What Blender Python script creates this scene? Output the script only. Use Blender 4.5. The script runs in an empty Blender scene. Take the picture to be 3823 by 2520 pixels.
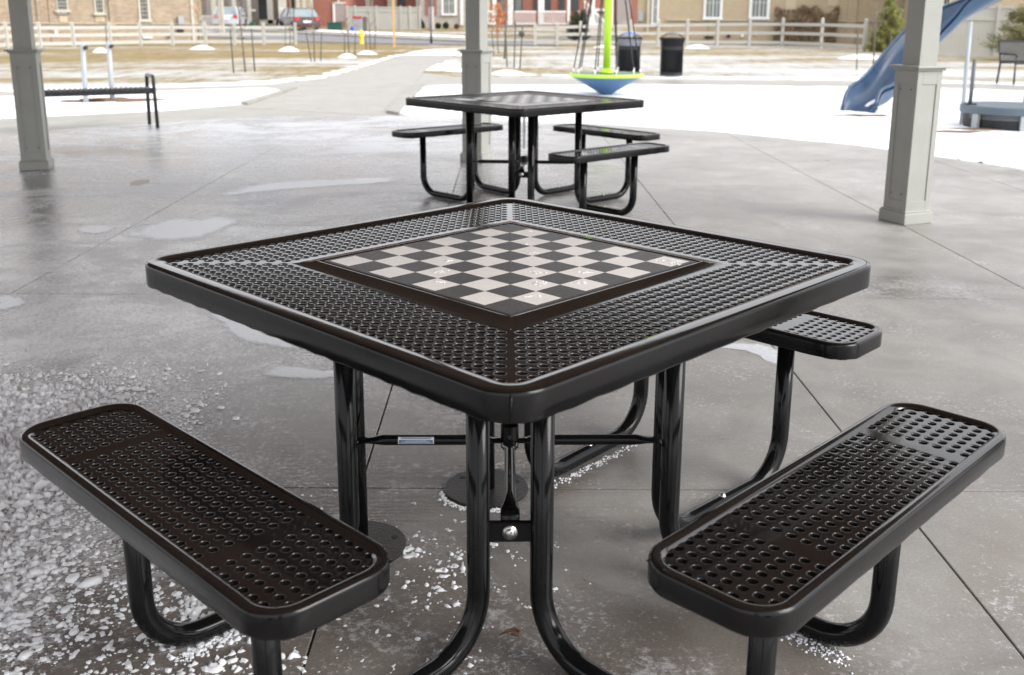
import bpy, math, random
import numpy as np
from math import sin, cos, pi, radians, sqrt, atan2
random.seed(7); rng = np.random.default_rng(11)
SC = bpy.context.scene
COL = SC.collection

# ------------------------------------------------------------ camera
CAM = (-0.00659, -2.19563, 1.28175)
PITCH, ROLL, YAW = radians(13.24325), radians(-0.33661), radians(0.99776)
FPX, PPX, PPY, W0, H0 = 3727.6, 1957.06, 946.65, 3823.0, 2520.0
_r0 = np.array([cos(YAW), -sin(YAW), 0.0]); _f0 = np.array([sin(YAW), cos(YAW), 0.0]); _z = np.array([0, 0, 1.0])
FW = _f0*cos(PITCH) - _z*sin(PITCH); _up = _f0*sin(PITCH) + _z*cos(PITCH)
RX = _r0*cos(ROLL) - _up*sin(ROLL); UX = _r0*sin(ROLL) + _up*cos(ROLL)
cd = bpy.data.cameras.new('camera'); cam = bpy.data.objects.new('camera', cd); COL.objects.link(cam)
from mathutils import Matrix, Vector
cam.matrix_world = Matrix(((RX[0], UX[0], -FW[0], CAM[0]), (RX[1], UX[1], -FW[1], CAM[1]), (RX[2], UX[2], -FW[2], CAM[2]), (0, 0, 0, 1)))
cd.sensor_width = 36; cd.lens = 36*FPX/W0
cd.shift_x = (W0/2 - PPX)/W0; cd.shift_y = (PPY - H0/2)/W0
cd.clip_start = 0.05; cd.clip_end = 2000
cd.dof.use_dof = True; cd.dof.focus_distance = 2.35; cd.dof.aperture_fstop = 5.6
SC.camera = cam

# ------------------------------------------------------------ sky, sun, exposure
SUN_EL, SUN_AZ = radians(34), radians(115)     # azimuth clockwise from +Y
w = bpy.data.worlds.new("World"); SC.world = w; w.use_nodes = True
nt = w.node_tree; nt.nodes.clear()
o = nt.nodes.new('ShaderNodeOutputWorld'); bg = nt.nodes.new('ShaderNodeBackground')
sky = nt.nodes.new('ShaderNodeTexSky'); sky.sky_type = 'NISHITA'; sky.sun_disc = False
sky.sun_elevation = SUN_EL; sky.sun_rotation = SUN_AZ; sky.air_density = 1.0; sky.dust_density = 4.0; sky.ozone_density = 1.0
hs = nt.nodes.new('ShaderNodeHueSaturation'); hs.inputs['Saturation'].default_value = 0.10
mx = nt.nodes.new('ShaderNodeMixRGB'); mx.inputs[0].default_value = 0.72; mx.inputs[2].default_value = (5.2, 5.3, 5.55, 1)
nt.links.new(sky.outputs[0], hs.inputs['Color']); nt.links.new(hs.outputs[0], mx.inputs[1])
nt.links.new(mx.outputs[0], bg.inputs[0]); bg.inputs[1].default_value = 0.145; nt.links.new(bg.outputs[0], o.inputs[0])
sd = bpy.data.lights.new('sun', 'SUN'); sd.energy = 1.3; sd.angle = radians(35); sd.color = (1, 0.97, 0.93)
so = bpy.data.objects.new('sun', sd); COL.objects.link(so)
sdir = Vector((sin(SUN_AZ)*cos(SUN_EL), cos(SUN_AZ)*cos(SUN_EL), sin(SUN_EL)))
so.rotation_euler = sdir.to_track_quat('Z', 'Y').to_euler()
SC.view_settings.view_transform = 'Standard'; SC.view_settings.look = 'None'
SC.view_settings.gamma = 1; SC.view_settings.use_curve_mapping = False
SC.view_settings.exposure = 1.15
SC.cycles.max_bounces = 8; SC.cycles.diffuse_bounces = 5; SC.cycles.glossy_bounces = 4

# ------------------------------------------------------------ measuring helpers (photo measured at 2379 px width)
KK = 3823/2379.0
def _ray(px, py):
    X = (px*KK - PPX)/FPX; U = (PPY - py*KK)/FPX
    return FW + RX*X + UX*U
def G(px, py, z=0.0):
    d = _ray(px, py); t = (z - CAM[2])/d[2]
    return (CAM[0]+d[0]*t, CAM[1]+d[1]*t, z)
SLOPE, Y0 = 0.0216, 48.0
def terr(y): return max(0.0, (y-Y0)*SLOPE)
def GS(px, py):                                # on the rising ground beyond the fence
    d = _ray(px, py)
    t = (-SLOPE*(Y0-CAM[1]) - CAM[2])/(d[2]-SLOPE*d[1])
    return (CAM[0]+d[0]*t, CAM[1]+d[1]*t, CAM[2]+d[2]*t)
def A(px, py, Y):                              # the point at depth Y
    d = _ray(px, py); t = (Y-CAM[1])/d[1]
    return (CAM[0]+d[0]*t, Y, CAM[2]+d[2]*t)

# ------------------------------------------------------------ materials
def newmat(name):
    m = bpy.data.materials.new(name); m.use_nodes = True
    b = m.node_tree.nodes['Principled BSDF']
    return m, m.node_tree, b
def N(nt, typ, **kw):
    n = nt.nodes.new(typ)
    for k, v in kw.items():
        if k in n.inputs: n.inputs[k].default_value = v
        else: setattr(n, k, v)
    return n
def ramp(nt, src, stops, interp='LINEAR'):
    r = nt.nodes.new('ShaderNodeValToRGB'); r.color_ramp.interpolation = interp
    e = r.color_ramp.elements
    while len(e) < len(stops): e.new(0.5)
    for i, (p, c) in enumerate(stops):
        e[i].position = p; e[i].color = (c, c, c, 1) if isinstance(c, (int, float)) else (*c, 1)
    nt.links.new(src, r.inputs[0]); return r
def noise(nt, scale, detail=4, rough=0.55, vec=None, dist=0.0):
    n = N(nt, 'ShaderNodeTexNoise'); n.inputs['Scale'].default_value = scale
    n.inputs['Detail'].default_value = detail; n.inputs['Roughness'].default_value = rough; n.inputs['Distortion'].default_value = dist
    if vec is not None: nt.links.new(vec, n.inputs['Vector'])
    return n
def objco(nt, scale=(1, 1, 1), world=False):
    if world:
        g = N(nt, 'ShaderNodeNewGeometry'); src = g.outputs['Position']
    else:
        t = N(nt, 'ShaderNodeTexCoord'); src = t.outputs['Object']
    mp = N(nt, 'ShaderNodeMapping'); mp.inputs['Scale'].default_value = scale
    nt.links.new(src, mp.inputs['Vector']); return mp.outputs[0]
def simple(name, col, rough=0.6, var=0.15, scale=8, metal=0, bump=0.0, bscale=60, coat=0.0, spec=0.5, world=False):
    m, nt, b = newmat(name)
    v = objco(nt, world=world)
    n = noise(nt, scale, 5, 0.6, v)
    lo = tuple(c*(1-var) for c in col); hi = tuple(min(1, c*(1+var)) for c in col)
    r = ramp(nt, n.outputs[0], [(0.3, lo), (0.7, hi)])
    nt.links.new(r.outputs[0], b.inputs['Base Color'])
    r2 = ramp(nt, n.outputs[0], [(0.3, max(0.02, rough*0.85)), (0.7, min(1, rough*1.15))])
    nt.links.new(r2.outputs[0], b.inputs['Roughness'])
    b.inputs['Metallic'].default_value = metal; b.inputs['Coat Weight'].default_value = coat
    b.inputs['Specular IOR Level'].default_value = spec
    if bump:
        n2 = noise(nt, bscale, 3, 0.6, v); bp = N(nt, 'ShaderNodeBump'); bp.inputs['Strength'].default_value = bump
        bp.inputs['Distance'].default_value = 0.01
        nt.links.new(n2.outputs[0], bp.inputs['Height']); nt.links.new(bp.outputs[0], b.inputs['Normal'])
    return m
MT = {}
# black vinyl coating: thick glossy dip with dusty haze
def plastisol(name, r0, r1, base, bump=.03, spec=.5):
    m, nt, b = newmat(name); v = objco(nt)
    n = noise(nt, 5, 6, 0.65, v); n2 = noise(nt, 90, 3, 0.6, v)
    c = ramp(nt, n.outputs[0], [(0.35, base), (0.75, tuple(x*1.9 for x in base))]); nt.links.new(c.outputs[0], b.inputs['Base Color'])
    r = ramp(nt, n.outputs[0], [(0.35, r0), (0.7, r1)]); nt.links.new(r.outputs[0], b.inputs['Roughness'])
    n3 = noise(nt, 22, 3, 0.5, v)
    ad = N(nt, 'ShaderNodeMath'); ad.operation = 'MULTIPLY_ADD'; ad.inputs[1].default_value = 4.0
    nt.links.new(n3.outputs[0], ad.inputs[0]); nt.links.new(n2.outputs[0], ad.inputs[2])
    bp = N(nt, 'ShaderNodeBump'); bp.inputs['Strength'].default_value = bump; bp.inputs['Distance'].default_value = 0.0015
    b.inputs['Specular IOR Level'].default_value = spec
    nt.links.new(ad.outputs[0], bp.inputs['Height']); nt.links.new(bp.outputs[0], b.inputs['Normal'])
    return m
MT['vinyl'] = plastisol('black_vinyl_coating', 0.055, 0.11, (0.0075, 0.0060, 0.0053), .02, .85)
MT['skirt'] = plastisol('dusty_vinyl_coating', 0.10, 0.26, (0.0050, 0.0048, 0.0050), .04, .27)
MT['tube'] = plastisol('black_powder_coat', 0.11, 0.17, (0.0048, 0.0048, 0.0051), .03, .22)
MT['plate'] = simple('worn_steel_plate', (0.035, 0.031, 0.028), 0.38, 0.5, 25, 0.3, 0.2, 120)
MT['zinc'] = simple('zinc_plated_steel', (0.55, 0.53, 0.50), 0.28, 0.15, 60, 0.9)
MT['chrome'] = simple('bright_steel', (0.7, 0.7, 0.72), 0.15, 0.05, 30, 1.0)
# chess board print
def boardmat():
    m, nt, b = newmat('printed_board'); v = objco(nt)
    mp = N(nt, 'ShaderNodeMapping'); nt.links.new(v, mp.inputs['Vector']); mp.inputs['Location'].default_value = (0.29, 0.29, 0.5)
    sc = N(nt, 'ShaderNodeVectorMath'); sc.operation = 'SCALE'; sc.inputs['Scale'].default_value = 1/0.0725
    nt.links.new(mp.outputs[0], sc.inputs[0])
    fl = N(nt, 'ShaderNodeVectorMath'); fl.operation = 'FLOOR'; nt.links.new(sc.outputs[0], fl.inputs[0])
    sp = N(nt, 'ShaderNodeSeparateXYZ'); nt.links.new(fl.outputs[0], sp.inputs[0])
    ad = N(nt, 'ShaderNodeMath'); ad.operation = 'ADD'; nt.links.new(sp.outputs[0], ad.inputs[0]); nt.links.new(sp.outputs[1], ad.inputs[1])
    md = N(nt, 'ShaderNodeMath'); md.operation = 'FLOORED_MODULO'; md.inputs[1].default_value = 2.0; nt.links.new(ad.outputs[0], md.inputs[0])
    # outside the 8x8 field: dark
    sx = N(nt, 'ShaderNodeSeparateXYZ'); nt.links.new(v, sx.inputs[0])
    ms = []
    for i in (0, 1):
        ab = N(nt, 'ShaderNodeMath'); ab.operation = 'ABSOLUTE'; nt.links.new(sx.outputs[i], ab.inputs[0])
        lt = N(nt, 'ShaderNodeMath'); lt.operation = 'LESS_THAN'; lt.inputs[1].default_value = 0.2875; nt.links.new(ab.outputs[0], lt.inputs[0]); ms.append(lt)
    p = N(nt, 'ShaderNodeMath'); p.operation = 'MULTIPLY'; nt.links.new(ms[0].outputs[0], p.inputs[0]); nt.links.new(ms[1].outputs[0], p.inputs[1])
    q = N(nt, 'ShaderNodeMath'); q.operation = 'MULTIPLY'; nt.links.new(p.outputs[0], q.inputs[0]); nt.links.new(md.outputs[0], q.inputs[1])
    n = noise(nt, 6, 6, 0.7, v); n2 = noise(nt, 180, 3, 0.7, v)
    dk = ramp(nt, n.outputs[0], [(0.3, (0.030, 0.027, 0.026)), (0.7, (0.044, 0.041, 0.040))])
    lt = ramp(nt, n.outputs[0], [(0.3, (0.76, 0.71, 0.68)), (0.7, (0.86, 0.82, 0.79))])
    mxr = N(nt, 'ShaderNodeMixRGB'); nt.links.new(q.outputs[0], mxr.inputs[0]); nt.links.new(dk.outputs[0], mxr.inputs[1]); nt.links.new(lt.outputs[0], mxr.inputs[2])
    nt.links.new(mxr.outputs[0], b.inputs['Base Color'])
    r = ramp(nt, n2.outputs[0], [(0.3, 0.32), (0.7, 0.46)]); nt.links.new(r.outputs[0], b.inputs['Roughness'])
    return m
MT['board'] = boardmat()
MT['flake'] = simple('peeling_laminate', (0.82, 0.80, 0.78), 0.5, 0.1, 200)
MT['lblue'] = simple('label_blue', (0.10, 0.17, 0.32), 0.4, 0.05)
MT['lwhite'] = simple('label_white', (0.75, 0.76, 0.78), 0.4, 0.05)

# concrete under the shelter: damp, stained, frost, old trowel marks, sheen painted on the far left
def concrete(name, wet=True, c0=(0.245, 0.229, 0.213), c1=(0.375, 0.358, 0.338)):
    m, nt, b = newmat(name); v = objco(nt, world=True)
    big = noise(nt, 0.55, 6, 0.62, v, 0.4); mid = noise(nt, 3.2, 8, 0.68, v, 0.6); fine = noise(nt, 140, 4, 0.75, v); grit = noise(nt, 420, 2, 0.6, v)
    mixn = N(nt, 'ShaderNodeMath'); mixn.operation = 'MULTIPLY_ADD'; mixn.inputs[1].default_value = 0.55
    nt.links.new(mid.outputs[0], mixn.inputs[0]); 
    s2 = N(nt, 'ShaderNodeMath'); s2.operation = 'MULTIPLY'; s2.inputs[1].default_value = 0.45; nt.links.new(big.outputs[0], s2.inputs[0]); nt.links.new(s2.outputs[0], mixn.inputs[2])
    col = ramp(nt, mixn.outputs[0], [(0.36, c0), (0.62, c1)])
    f2 = ramp(nt, fine.outputs[0], [(0.28, 0.80), (0.72, 1.16)])
    mu = N(nt, 'ShaderNodeMixRGB'); mu.blend_type = 'MULTIPLY'; mu.inputs[0].default_value = 1
    nt.links.new(col.outputs[0], mu.inputs[1]); nt.links.new(f2.outputs[0], mu.inputs[2])
    # rusty brown stains
    st = noise(nt, 1.3, 5, 0.6, objco(nt, (1, 1, 1), True), 1.0); sm = ramp(nt, st.outputs[0], [(0.56, 0.0), (0.75, 0.45)])
    m3 = N(nt, 'ShaderNodeMixRGB'); m3.inputs[2].default_value = (0.24, 0.205, 0.165, 1)
    nt.links.new(sm.outputs[0], m3.inputs[0]); nt.links.new(mu.outputs[0], m3.inputs[1])
    last = m3.outputs[0]
    sep = N(nt, 'ShaderNodeSeparateXYZ'); g = N(nt, 'ShaderNodeNewGeometry'); nt.links.new(g.outputs['Position'], sep.inputs[0])
    rough_src = None
    if wet:
        # damp grows towards the windward left side (-x)
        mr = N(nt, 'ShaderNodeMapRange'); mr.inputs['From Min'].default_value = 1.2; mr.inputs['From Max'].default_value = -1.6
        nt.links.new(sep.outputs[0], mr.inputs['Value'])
        wn = noise(nt, 0.9, 7, 0.6, objco(nt, (0.7, 1.4, 1), True), 0.8)
        ad = N(nt, 'ShaderNodeMath'); ad.operation = 'MULTIPLY_ADD'; ad.inputs[1].default_value = 0.42; nt.links.new(mr.outputs[0], ad.inputs[0]); nt.links.new(wn.outputs[0], ad.inputs[2])
        wm = ramp(nt, ad.outputs[0], [(0.50, 0.0), (0.72, 1.0)])
        dk = N(nt, 'ShaderNodeMixRGB'); dk.blend_type = 'MULTIPLY'; dk.inputs[2].default_value = (0.50, 0.46, 0.435, 1)
        nt.links.new(wm.outputs[0], dk.inputs[0]); nt.links.new(last, dk.inputs[1]); last = dk.outputs[0]
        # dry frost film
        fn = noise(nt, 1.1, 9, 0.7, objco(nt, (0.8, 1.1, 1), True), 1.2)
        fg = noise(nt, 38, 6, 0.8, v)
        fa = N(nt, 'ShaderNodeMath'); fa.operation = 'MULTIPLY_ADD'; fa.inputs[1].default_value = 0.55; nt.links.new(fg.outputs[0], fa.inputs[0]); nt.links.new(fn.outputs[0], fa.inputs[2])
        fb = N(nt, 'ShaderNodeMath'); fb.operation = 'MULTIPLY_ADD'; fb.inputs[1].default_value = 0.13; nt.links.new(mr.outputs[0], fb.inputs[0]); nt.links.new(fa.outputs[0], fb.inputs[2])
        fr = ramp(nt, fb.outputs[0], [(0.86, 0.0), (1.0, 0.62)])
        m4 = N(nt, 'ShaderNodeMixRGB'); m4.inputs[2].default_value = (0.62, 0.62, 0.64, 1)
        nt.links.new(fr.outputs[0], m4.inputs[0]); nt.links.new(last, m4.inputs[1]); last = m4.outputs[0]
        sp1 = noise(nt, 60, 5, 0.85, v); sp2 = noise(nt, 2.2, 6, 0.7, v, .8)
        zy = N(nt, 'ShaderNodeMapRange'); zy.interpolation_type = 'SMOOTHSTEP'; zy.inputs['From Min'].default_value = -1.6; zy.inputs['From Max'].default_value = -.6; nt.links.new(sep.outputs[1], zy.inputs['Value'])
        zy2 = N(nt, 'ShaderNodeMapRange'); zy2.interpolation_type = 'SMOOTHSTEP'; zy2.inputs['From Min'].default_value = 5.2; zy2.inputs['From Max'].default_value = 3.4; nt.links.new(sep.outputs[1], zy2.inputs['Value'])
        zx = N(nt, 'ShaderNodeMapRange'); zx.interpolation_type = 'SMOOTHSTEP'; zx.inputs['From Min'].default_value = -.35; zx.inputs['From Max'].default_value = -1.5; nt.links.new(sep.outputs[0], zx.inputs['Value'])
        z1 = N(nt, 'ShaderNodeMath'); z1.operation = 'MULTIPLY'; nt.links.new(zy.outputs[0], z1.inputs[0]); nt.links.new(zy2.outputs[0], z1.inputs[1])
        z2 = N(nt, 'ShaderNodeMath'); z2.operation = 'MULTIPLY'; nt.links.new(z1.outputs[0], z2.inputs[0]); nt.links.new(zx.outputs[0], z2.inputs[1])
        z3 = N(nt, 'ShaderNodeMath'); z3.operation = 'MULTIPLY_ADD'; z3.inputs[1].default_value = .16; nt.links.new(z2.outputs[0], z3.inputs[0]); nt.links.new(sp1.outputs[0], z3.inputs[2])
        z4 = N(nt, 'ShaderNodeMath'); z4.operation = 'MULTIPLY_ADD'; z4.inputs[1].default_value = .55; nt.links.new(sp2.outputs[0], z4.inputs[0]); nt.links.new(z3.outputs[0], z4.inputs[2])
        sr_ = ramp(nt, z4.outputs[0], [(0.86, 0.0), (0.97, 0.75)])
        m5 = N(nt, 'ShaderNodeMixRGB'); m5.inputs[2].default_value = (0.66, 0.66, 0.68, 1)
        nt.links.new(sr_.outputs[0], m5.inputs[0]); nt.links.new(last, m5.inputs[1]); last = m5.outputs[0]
        gy1 = N(nt, 'ShaderNodeMapRange'); gy1.interpolation_type = 'SMOOTHSTEP'; gy1.inputs['From Min'].default_value = 4.2; gy1.inputs['From Max'].default_value = 8.5; gy1.inputs['To Max'].default_value = .55; nt.links.new(sep.outputs[1], gy1.inputs['Value'])  # bright sky sheen painted into the colour of the far left slab
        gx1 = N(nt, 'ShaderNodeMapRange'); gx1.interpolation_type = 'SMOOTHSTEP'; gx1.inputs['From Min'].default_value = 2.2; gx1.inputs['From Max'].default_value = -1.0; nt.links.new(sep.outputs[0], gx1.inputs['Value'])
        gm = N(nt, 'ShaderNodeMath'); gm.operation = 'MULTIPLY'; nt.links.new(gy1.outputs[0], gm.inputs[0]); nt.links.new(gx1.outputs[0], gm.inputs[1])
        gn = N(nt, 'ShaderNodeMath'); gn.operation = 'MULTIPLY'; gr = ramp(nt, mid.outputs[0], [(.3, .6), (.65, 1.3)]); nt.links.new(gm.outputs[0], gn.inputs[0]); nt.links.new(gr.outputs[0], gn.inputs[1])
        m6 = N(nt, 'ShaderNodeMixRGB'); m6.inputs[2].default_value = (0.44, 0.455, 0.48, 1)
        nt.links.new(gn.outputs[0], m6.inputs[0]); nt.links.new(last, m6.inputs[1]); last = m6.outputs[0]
        rr = ramp(nt, wm.outputs[0], [(0.0, 0.50), (0.6, 0.28), (1.0, 0.15)])
        rn = N(nt, 'ShaderNodeMath'); rn.operation = 'MULTIPLY_ADD'; rn.inputs[1].default_value = 0.5; nt.links.new(fr.outputs[0], rn.inputs[0]); nt.links.new(rr.outputs[0], rn.inputs[2])
        nt.links.new(rn.outputs[0], b.inputs['Roughness'])
    else:
        rr = ramp(nt, big.outputs[0], [(0.35, 0.3), (0.7, 0.75)]); nt.links.new(rr.outputs[0], b.inputs['Roughness'])
    nt.links.new(last, b.inputs['Base Color'])
    # relief: trowel swirls + grit
    wv = N(nt, 'ShaderNodeTexWave'); wv.wave_type = 'RINGS'; wv.inputs['Scale'].default_value = 22; wv.inputs['Distortion'].default_value = 5; wv.inputs['Detail'].default_value = 3; wv.inputs['Detail Scale'].default_value = 1.5
    vo = N(nt, 'ShaderNodeTexVoronoi'); vo.inputs['Scale'].default_value = 1.6; nt.links.new(v, vo.inputs['Vector'])
    sb = N(nt, 'ShaderNodeVectorMath'); sb.operation = 'SUBTRACT'; nt.links.new(v, sb.inputs[0]); nt.links.new(vo.outputs['Position'], sb.inputs[1]); nt.links.new(sb.outputs[0], wv.inputs['Vector'])
    h1 = N(nt, 'ShaderNodeMath'); h1.operation = 'MULTIPLY_ADD'; h1.inputs[1].default_value = 0.35; nt.links.new(wv.outputs[1], h1.inputs[0]); nt.links.new(fine.outputs[0], h1.inputs[2])
    h2 = N(nt, 'ShaderNodeMath'); h2.operation = 'ADD'; nt.links.new(h1.outputs[0], h2.inputs[0]); nt.links.new(grit.outputs[0], h2.inputs[1])
    bp = N(nt, 'ShaderNodeBump'); bp.inputs['Strength'].default_value = 0.30; bp.inputs['Distance'].default_value = 0.0014
    nt.links.new(h2.outputs[0], bp.inputs['Height']); nt.links.new(bp.outputs[0], b.inputs['Normal'])
    return m
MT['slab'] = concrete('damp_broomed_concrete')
MT['apron'] = concrete('pale_concrete', False, (0.25, 0.238, 0.21), (0.36, 0.345, 0.31))
MT['walk'] = concrete('wet_path_concrete', False, (0.265, 0.246, 0.218), (0.385, 0.362, 0.328))
MT['joint'] = simple('joint_dirt', (0.05, 0.045, 0.04), 0.9, 0.3, 40)
MT['asphalt'] = simple('asphalt', (0.19, 0.19, 0.20), 0.7, 0.15, 3, world=True)

def turf():
    m, nt, b = newmat('thin_snow_on_lawn'); v = objco(nt, world=True)
    n1 = noise(nt, 0.16, 5, 0.6, objco(nt, (0.5, 1.5, 1), True), 0.3); n2 = noise(nt, 1.6, 8, 0.75, objco(nt, (1.5, .32, 1), True)); n3 = noise(nt, 11, 6, 0.85, objco(nt, (1.4, .5, 1), True))
    a = N(nt, 'ShaderNodeMath'); a.operation = 'MULTIPLY_ADD'; a.inputs[1].default_value = 0.55; nt.links.new(n2.outputs[0], a.inputs[0]); nt.links.new(n1.outputs[0], a.inputs[2])
    a2 = N(nt, 'ShaderNodeMath'); a2.operation = 'MULTIPLY_ADD'; a2.inputs[1].default_value = 0.45; nt.links.new(n3.outputs[0], a2.inputs[0]); nt.links.new(a.outputs[0], a2.inputs[2])
    # snow lies thicker near the path, thinner up by the fence
    sep = N(nt, 'ShaderNodeSeparateXYZ'); g = N(nt, 'ShaderNodeNewGeometry'); nt.links.new(g.outputs['Position'], sep.inputs[0])
    mr = N(nt, 'ShaderNodeMapRange'); mr.inputs['From Min'].default_value = 17; mr.inputs['From Max'].default_value = 36; mr.inputs['To Min'].default_value = 0.13; mr.inputs['To Max'].default_value = -0.02
    nt.links.new(sep.outputs[1], mr.inputs['Value'])
    mx_ = N(nt, 'ShaderNodeMapRange'); mx_.inputs['From Min'].default_value = -9; mx_.inputs['From Max'].default_value = 2; mx_.inputs['To Min'].default_value = -0.055; mx_.inputs['To Max'].default_value = 0.05
    nt.links.new(sep.outputs[0], mx_.inputs['Value'])
    a3 = N(nt, 'ShaderNodeMath'); a3.operation = 'ADD'; nt.links.new(a2.outputs[0], a3.inputs[0]); nt.links.new(mr.outputs[0], a3.inputs[1])
    a4 = N(nt, 'ShaderNodeMath'); a4.operation = 'ADD'; nt.links.new(a3.outputs[0], a4.inputs[0]); nt.links.new(mx_.outputs[0], a4.inputs[1])
    mask = N(nt, 'ShaderNodeMapRange'); mask.interpolation_type = 'SMOOTHSTEP'; mask.inputs['From Min'].default_value = .90; mask.inputs['From Max'].default_value = 1.24; mask.inputs['To Max'].default_value = .97; nt.links.new(a4.outputs[0], mask.inputs['Value'])
    gc = ramp(nt, n2.outputs[0], [(0.3, (0.17, 0.135, 0.045)), (0.55, (0.27, 0.20, 0.095)), (0.75, (0.15, 0.155, 0.075))])
    mxx = N(nt, 'ShaderNodeMixRGB'); mxx.inputs[2].default_value = (0.52, 0.525, 0.535, 1)
    nt.links.new(mask.outputs[0], mxx.inputs[0]); nt.links.new(gc.outputs[0], mxx.inputs[1]); nt.links.new(mxx.outputs[0], b.inputs['Base Color'])
    b.inputs['Roughness'].default_value = 0.9; b.inputs['Specular IOR Level'].default_value = 0.2
    bp = N(nt, 'ShaderNodeBump'); bp.inputs['Strength'].default_value = 0.8; bp.inputs['Distance'].default_value = 0.03
    nt.links.new(a2.outputs[0], bp.inputs['Height']); nt.links.new(bp.outputs[0], b.inputs['Normal'])
    return m
MT['turf'] = turf()
MT['snow'] = simple('snow', (0.86, 0.87, 0.90), 0.75, 0.03, 6, 0, 0.5, 14, world=True)
MT['slush'] = simple('granular_snow', (0.86, 0.87, 0.90), 0.5, 0.06, 120, 0, 0.35, 420)
MT['ice'] = simple('frosty_ice_film', (0.56, 0.58, 0.61), 0.30, 0.14, 14, 0, 0.3, 90)
def icemat():
    m, nt, b = newmat('frosty_ice_film'); v = objco(nt, world=True)
    a = N(nt, 'ShaderNodeAttribute'); a.attribute_name = 'fade'
    n = noise(nt, 7, 8, .7, v, .5); n2 = noise(nt, 60, 5, .8, v)
    q = N(nt, 'ShaderNodeMath'); q.operation = 'MULTIPLY_ADD'; q.inputs[1].default_value = 1.1; nt.links.new(n.outputs[0], q.inputs[0]); nt.links.new(a.outputs['Fac'], q.inputs[2])
    q2 = N(nt, 'ShaderNodeMath'); q2.operation = 'MULTIPLY_ADD'; q2.inputs[1].default_value = .35; nt.links.new(n2.outputs[0], q2.inputs[0]); nt.links.new(q.outputs[0], q2.inputs[2])
    r = ramp(nt, q2.outputs[0], [(0.0, 0.0), (1.0, 1.0)]); mr = N(nt, 'ShaderNodeMapRange'); mr.inputs['From Min'].default_value = .92; mr.inputs['From Max'].default_value = 1.45; mr.inputs['To Max'].default_value = .88
    nt.links.new(q2.outputs[0], mr.inputs['Value']); nt.links.new(mr.outputs[0], b.inputs['Alpha'])
    c = ramp(nt, n2.outputs[0], [(.3, (.50, .52, .56)), (.7, (.72, .74, .78))]); nt.links.new(c.outputs[0], b.inputs['Base Color']); b.inputs['Roughness'].default_value = .22
    return m
MT['ice'] = icemat()
MT['puddle'] = simple('puddle_water', (0.20, 0.19, 0.18), 0.04, 0.1, 3)
MT['mulch'] = simple('wood_mulch', (0.16, 0.10, 0.06), 0.9, 0.5, 30, 0, 0.8, 60)
MT['greige'] = simple('painted_post_grey', (0.355, 0.36, 0.33), 0.42, 0.06, 5, 0, 0.08, 120)
MT['screw'] = simple('screw_head', (0.10, 0.10, 0.09), 0.5, 0.1)
MT['wood'] = simple('cedar_ceiling', (0.205, 0.125, 0.086), 0.55, 0.3, 6)
MT['shingle'] = simple('roof_shingle', (0.12, 0.11, 0.10), 0.9, 0.3, 12)
MT['vinylfence'] = simple('cream_vinyl', (0.47, 0.46, 0.42), 0.45, 0.05, 2)
MT['blacksteel'] = simple('black_steel', (0.015, 0.016, 0.018), 0.3, 0.2, 20)
MT['grey'] = simple('grey_metal', (0.36, 0.38, 0.40), 0.4, 0.06, 6)
MT['slide'] = simple('blue_plastic', (0.026, 0.062, 0.125), 0.34, 0.2, 4)
MT['cone'] = simple('blue_cone_plastic', (0.045, 0.12, 0.25), 0.4, 0.12, 4)
MT['lime'] = simple('lime_green_paint', (0.42, 0.72, 0.03), 0.35, 0.04, 5)
MT['rope'] = simple('dark_rope', (0.03, 0.03, 0.035), 0.8, 0.2, 60)
MT['darkgrey'] = simple('dark_grey_deck', (0.11, 0.12, 0.135), 0.5, 0.1)
MT['bluegrey'] = simple('blue_grey_paint', (0.085, 0.115, 0.14), 0.4, 0.06)
MT['blacknet'] = simple('black_skirt', (0.012, 0.013, 0.016), 0.6, 0.2)
def brick(name, c1, c2, mort, sc=1.0, vary=0.5):
    m, nt, b = newmat(name); t = N(nt, 'ShaderNodeTexCoord')
    br = N(nt, 'ShaderNodeTexBrick'); br.inputs['Scale'].default_value = sc
    br.inputs['Brick Width'].default_value = 0.22; br.inputs['Row Height'].default_value = 0.075; br.inputs['Mortar Size'].default_value = 0.010
    br.inputs['Color1'].default_value = (*c1, 1); br.inputs['Color2'].default_value = (*c2, 1); br.inputs['Mortar'].default_value = (*mort, 1); br.inputs['Bias'].default_value = -0.1
    sp = N(nt, 'ShaderNodeSeparateXYZ'); cb = N(nt, 'ShaderNodeCombineXYZ'); nt.links.new(t.outputs['Object'], sp.inputs[0])
    ad = N(nt, 'ShaderNodeMath'); ad.operation = 'ADD'; nt.links.new(sp.outputs[0], ad.inputs[0]); nt.links.new(sp.outputs[1], ad.inputs[1])
    nt.links.new(ad.outputs[0], cb.inputs[0]); nt.links.new(sp.outputs[2], cb.inputs[1]); nt.links.new(cb.outputs[0], br.inputs['Vector'])
    n = noise(nt, 1.4, 8, 0.75, t.outputs['Object']); r = ramp(nt, n.outputs[0], [(0.3, 1-vary*0.5), (0.7, 1+vary*0.35)])
    mu = N(nt, 'ShaderNodeMixRGB'); mu.blend_type = 'MULTIPLY'; mu.inputs[0].default_value = 1
    nt.links.new(br.outputs[0], mu.inputs[1]); nt.links.new(r.outputs[0], mu.inputs[2]); nt.links.new(mu.outputs[0], b.inputs['Base Color'])
    b.inputs['Roughness'].default_value = 0.85
    return m
MT['tanbrick'] = brick('tan_brick', (0.40, 0.30, 0.205), (0.26, 0.185, 0.125), (0.44, 0.385, 0.31), vary=0.45)
MT['beigebrick'] = brick('buff_brick', (0.45, 0.35, 0.23), (0.40, 0.31, 0.195), (0.48, 0.42, 0.32), vary=0.15)
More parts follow.
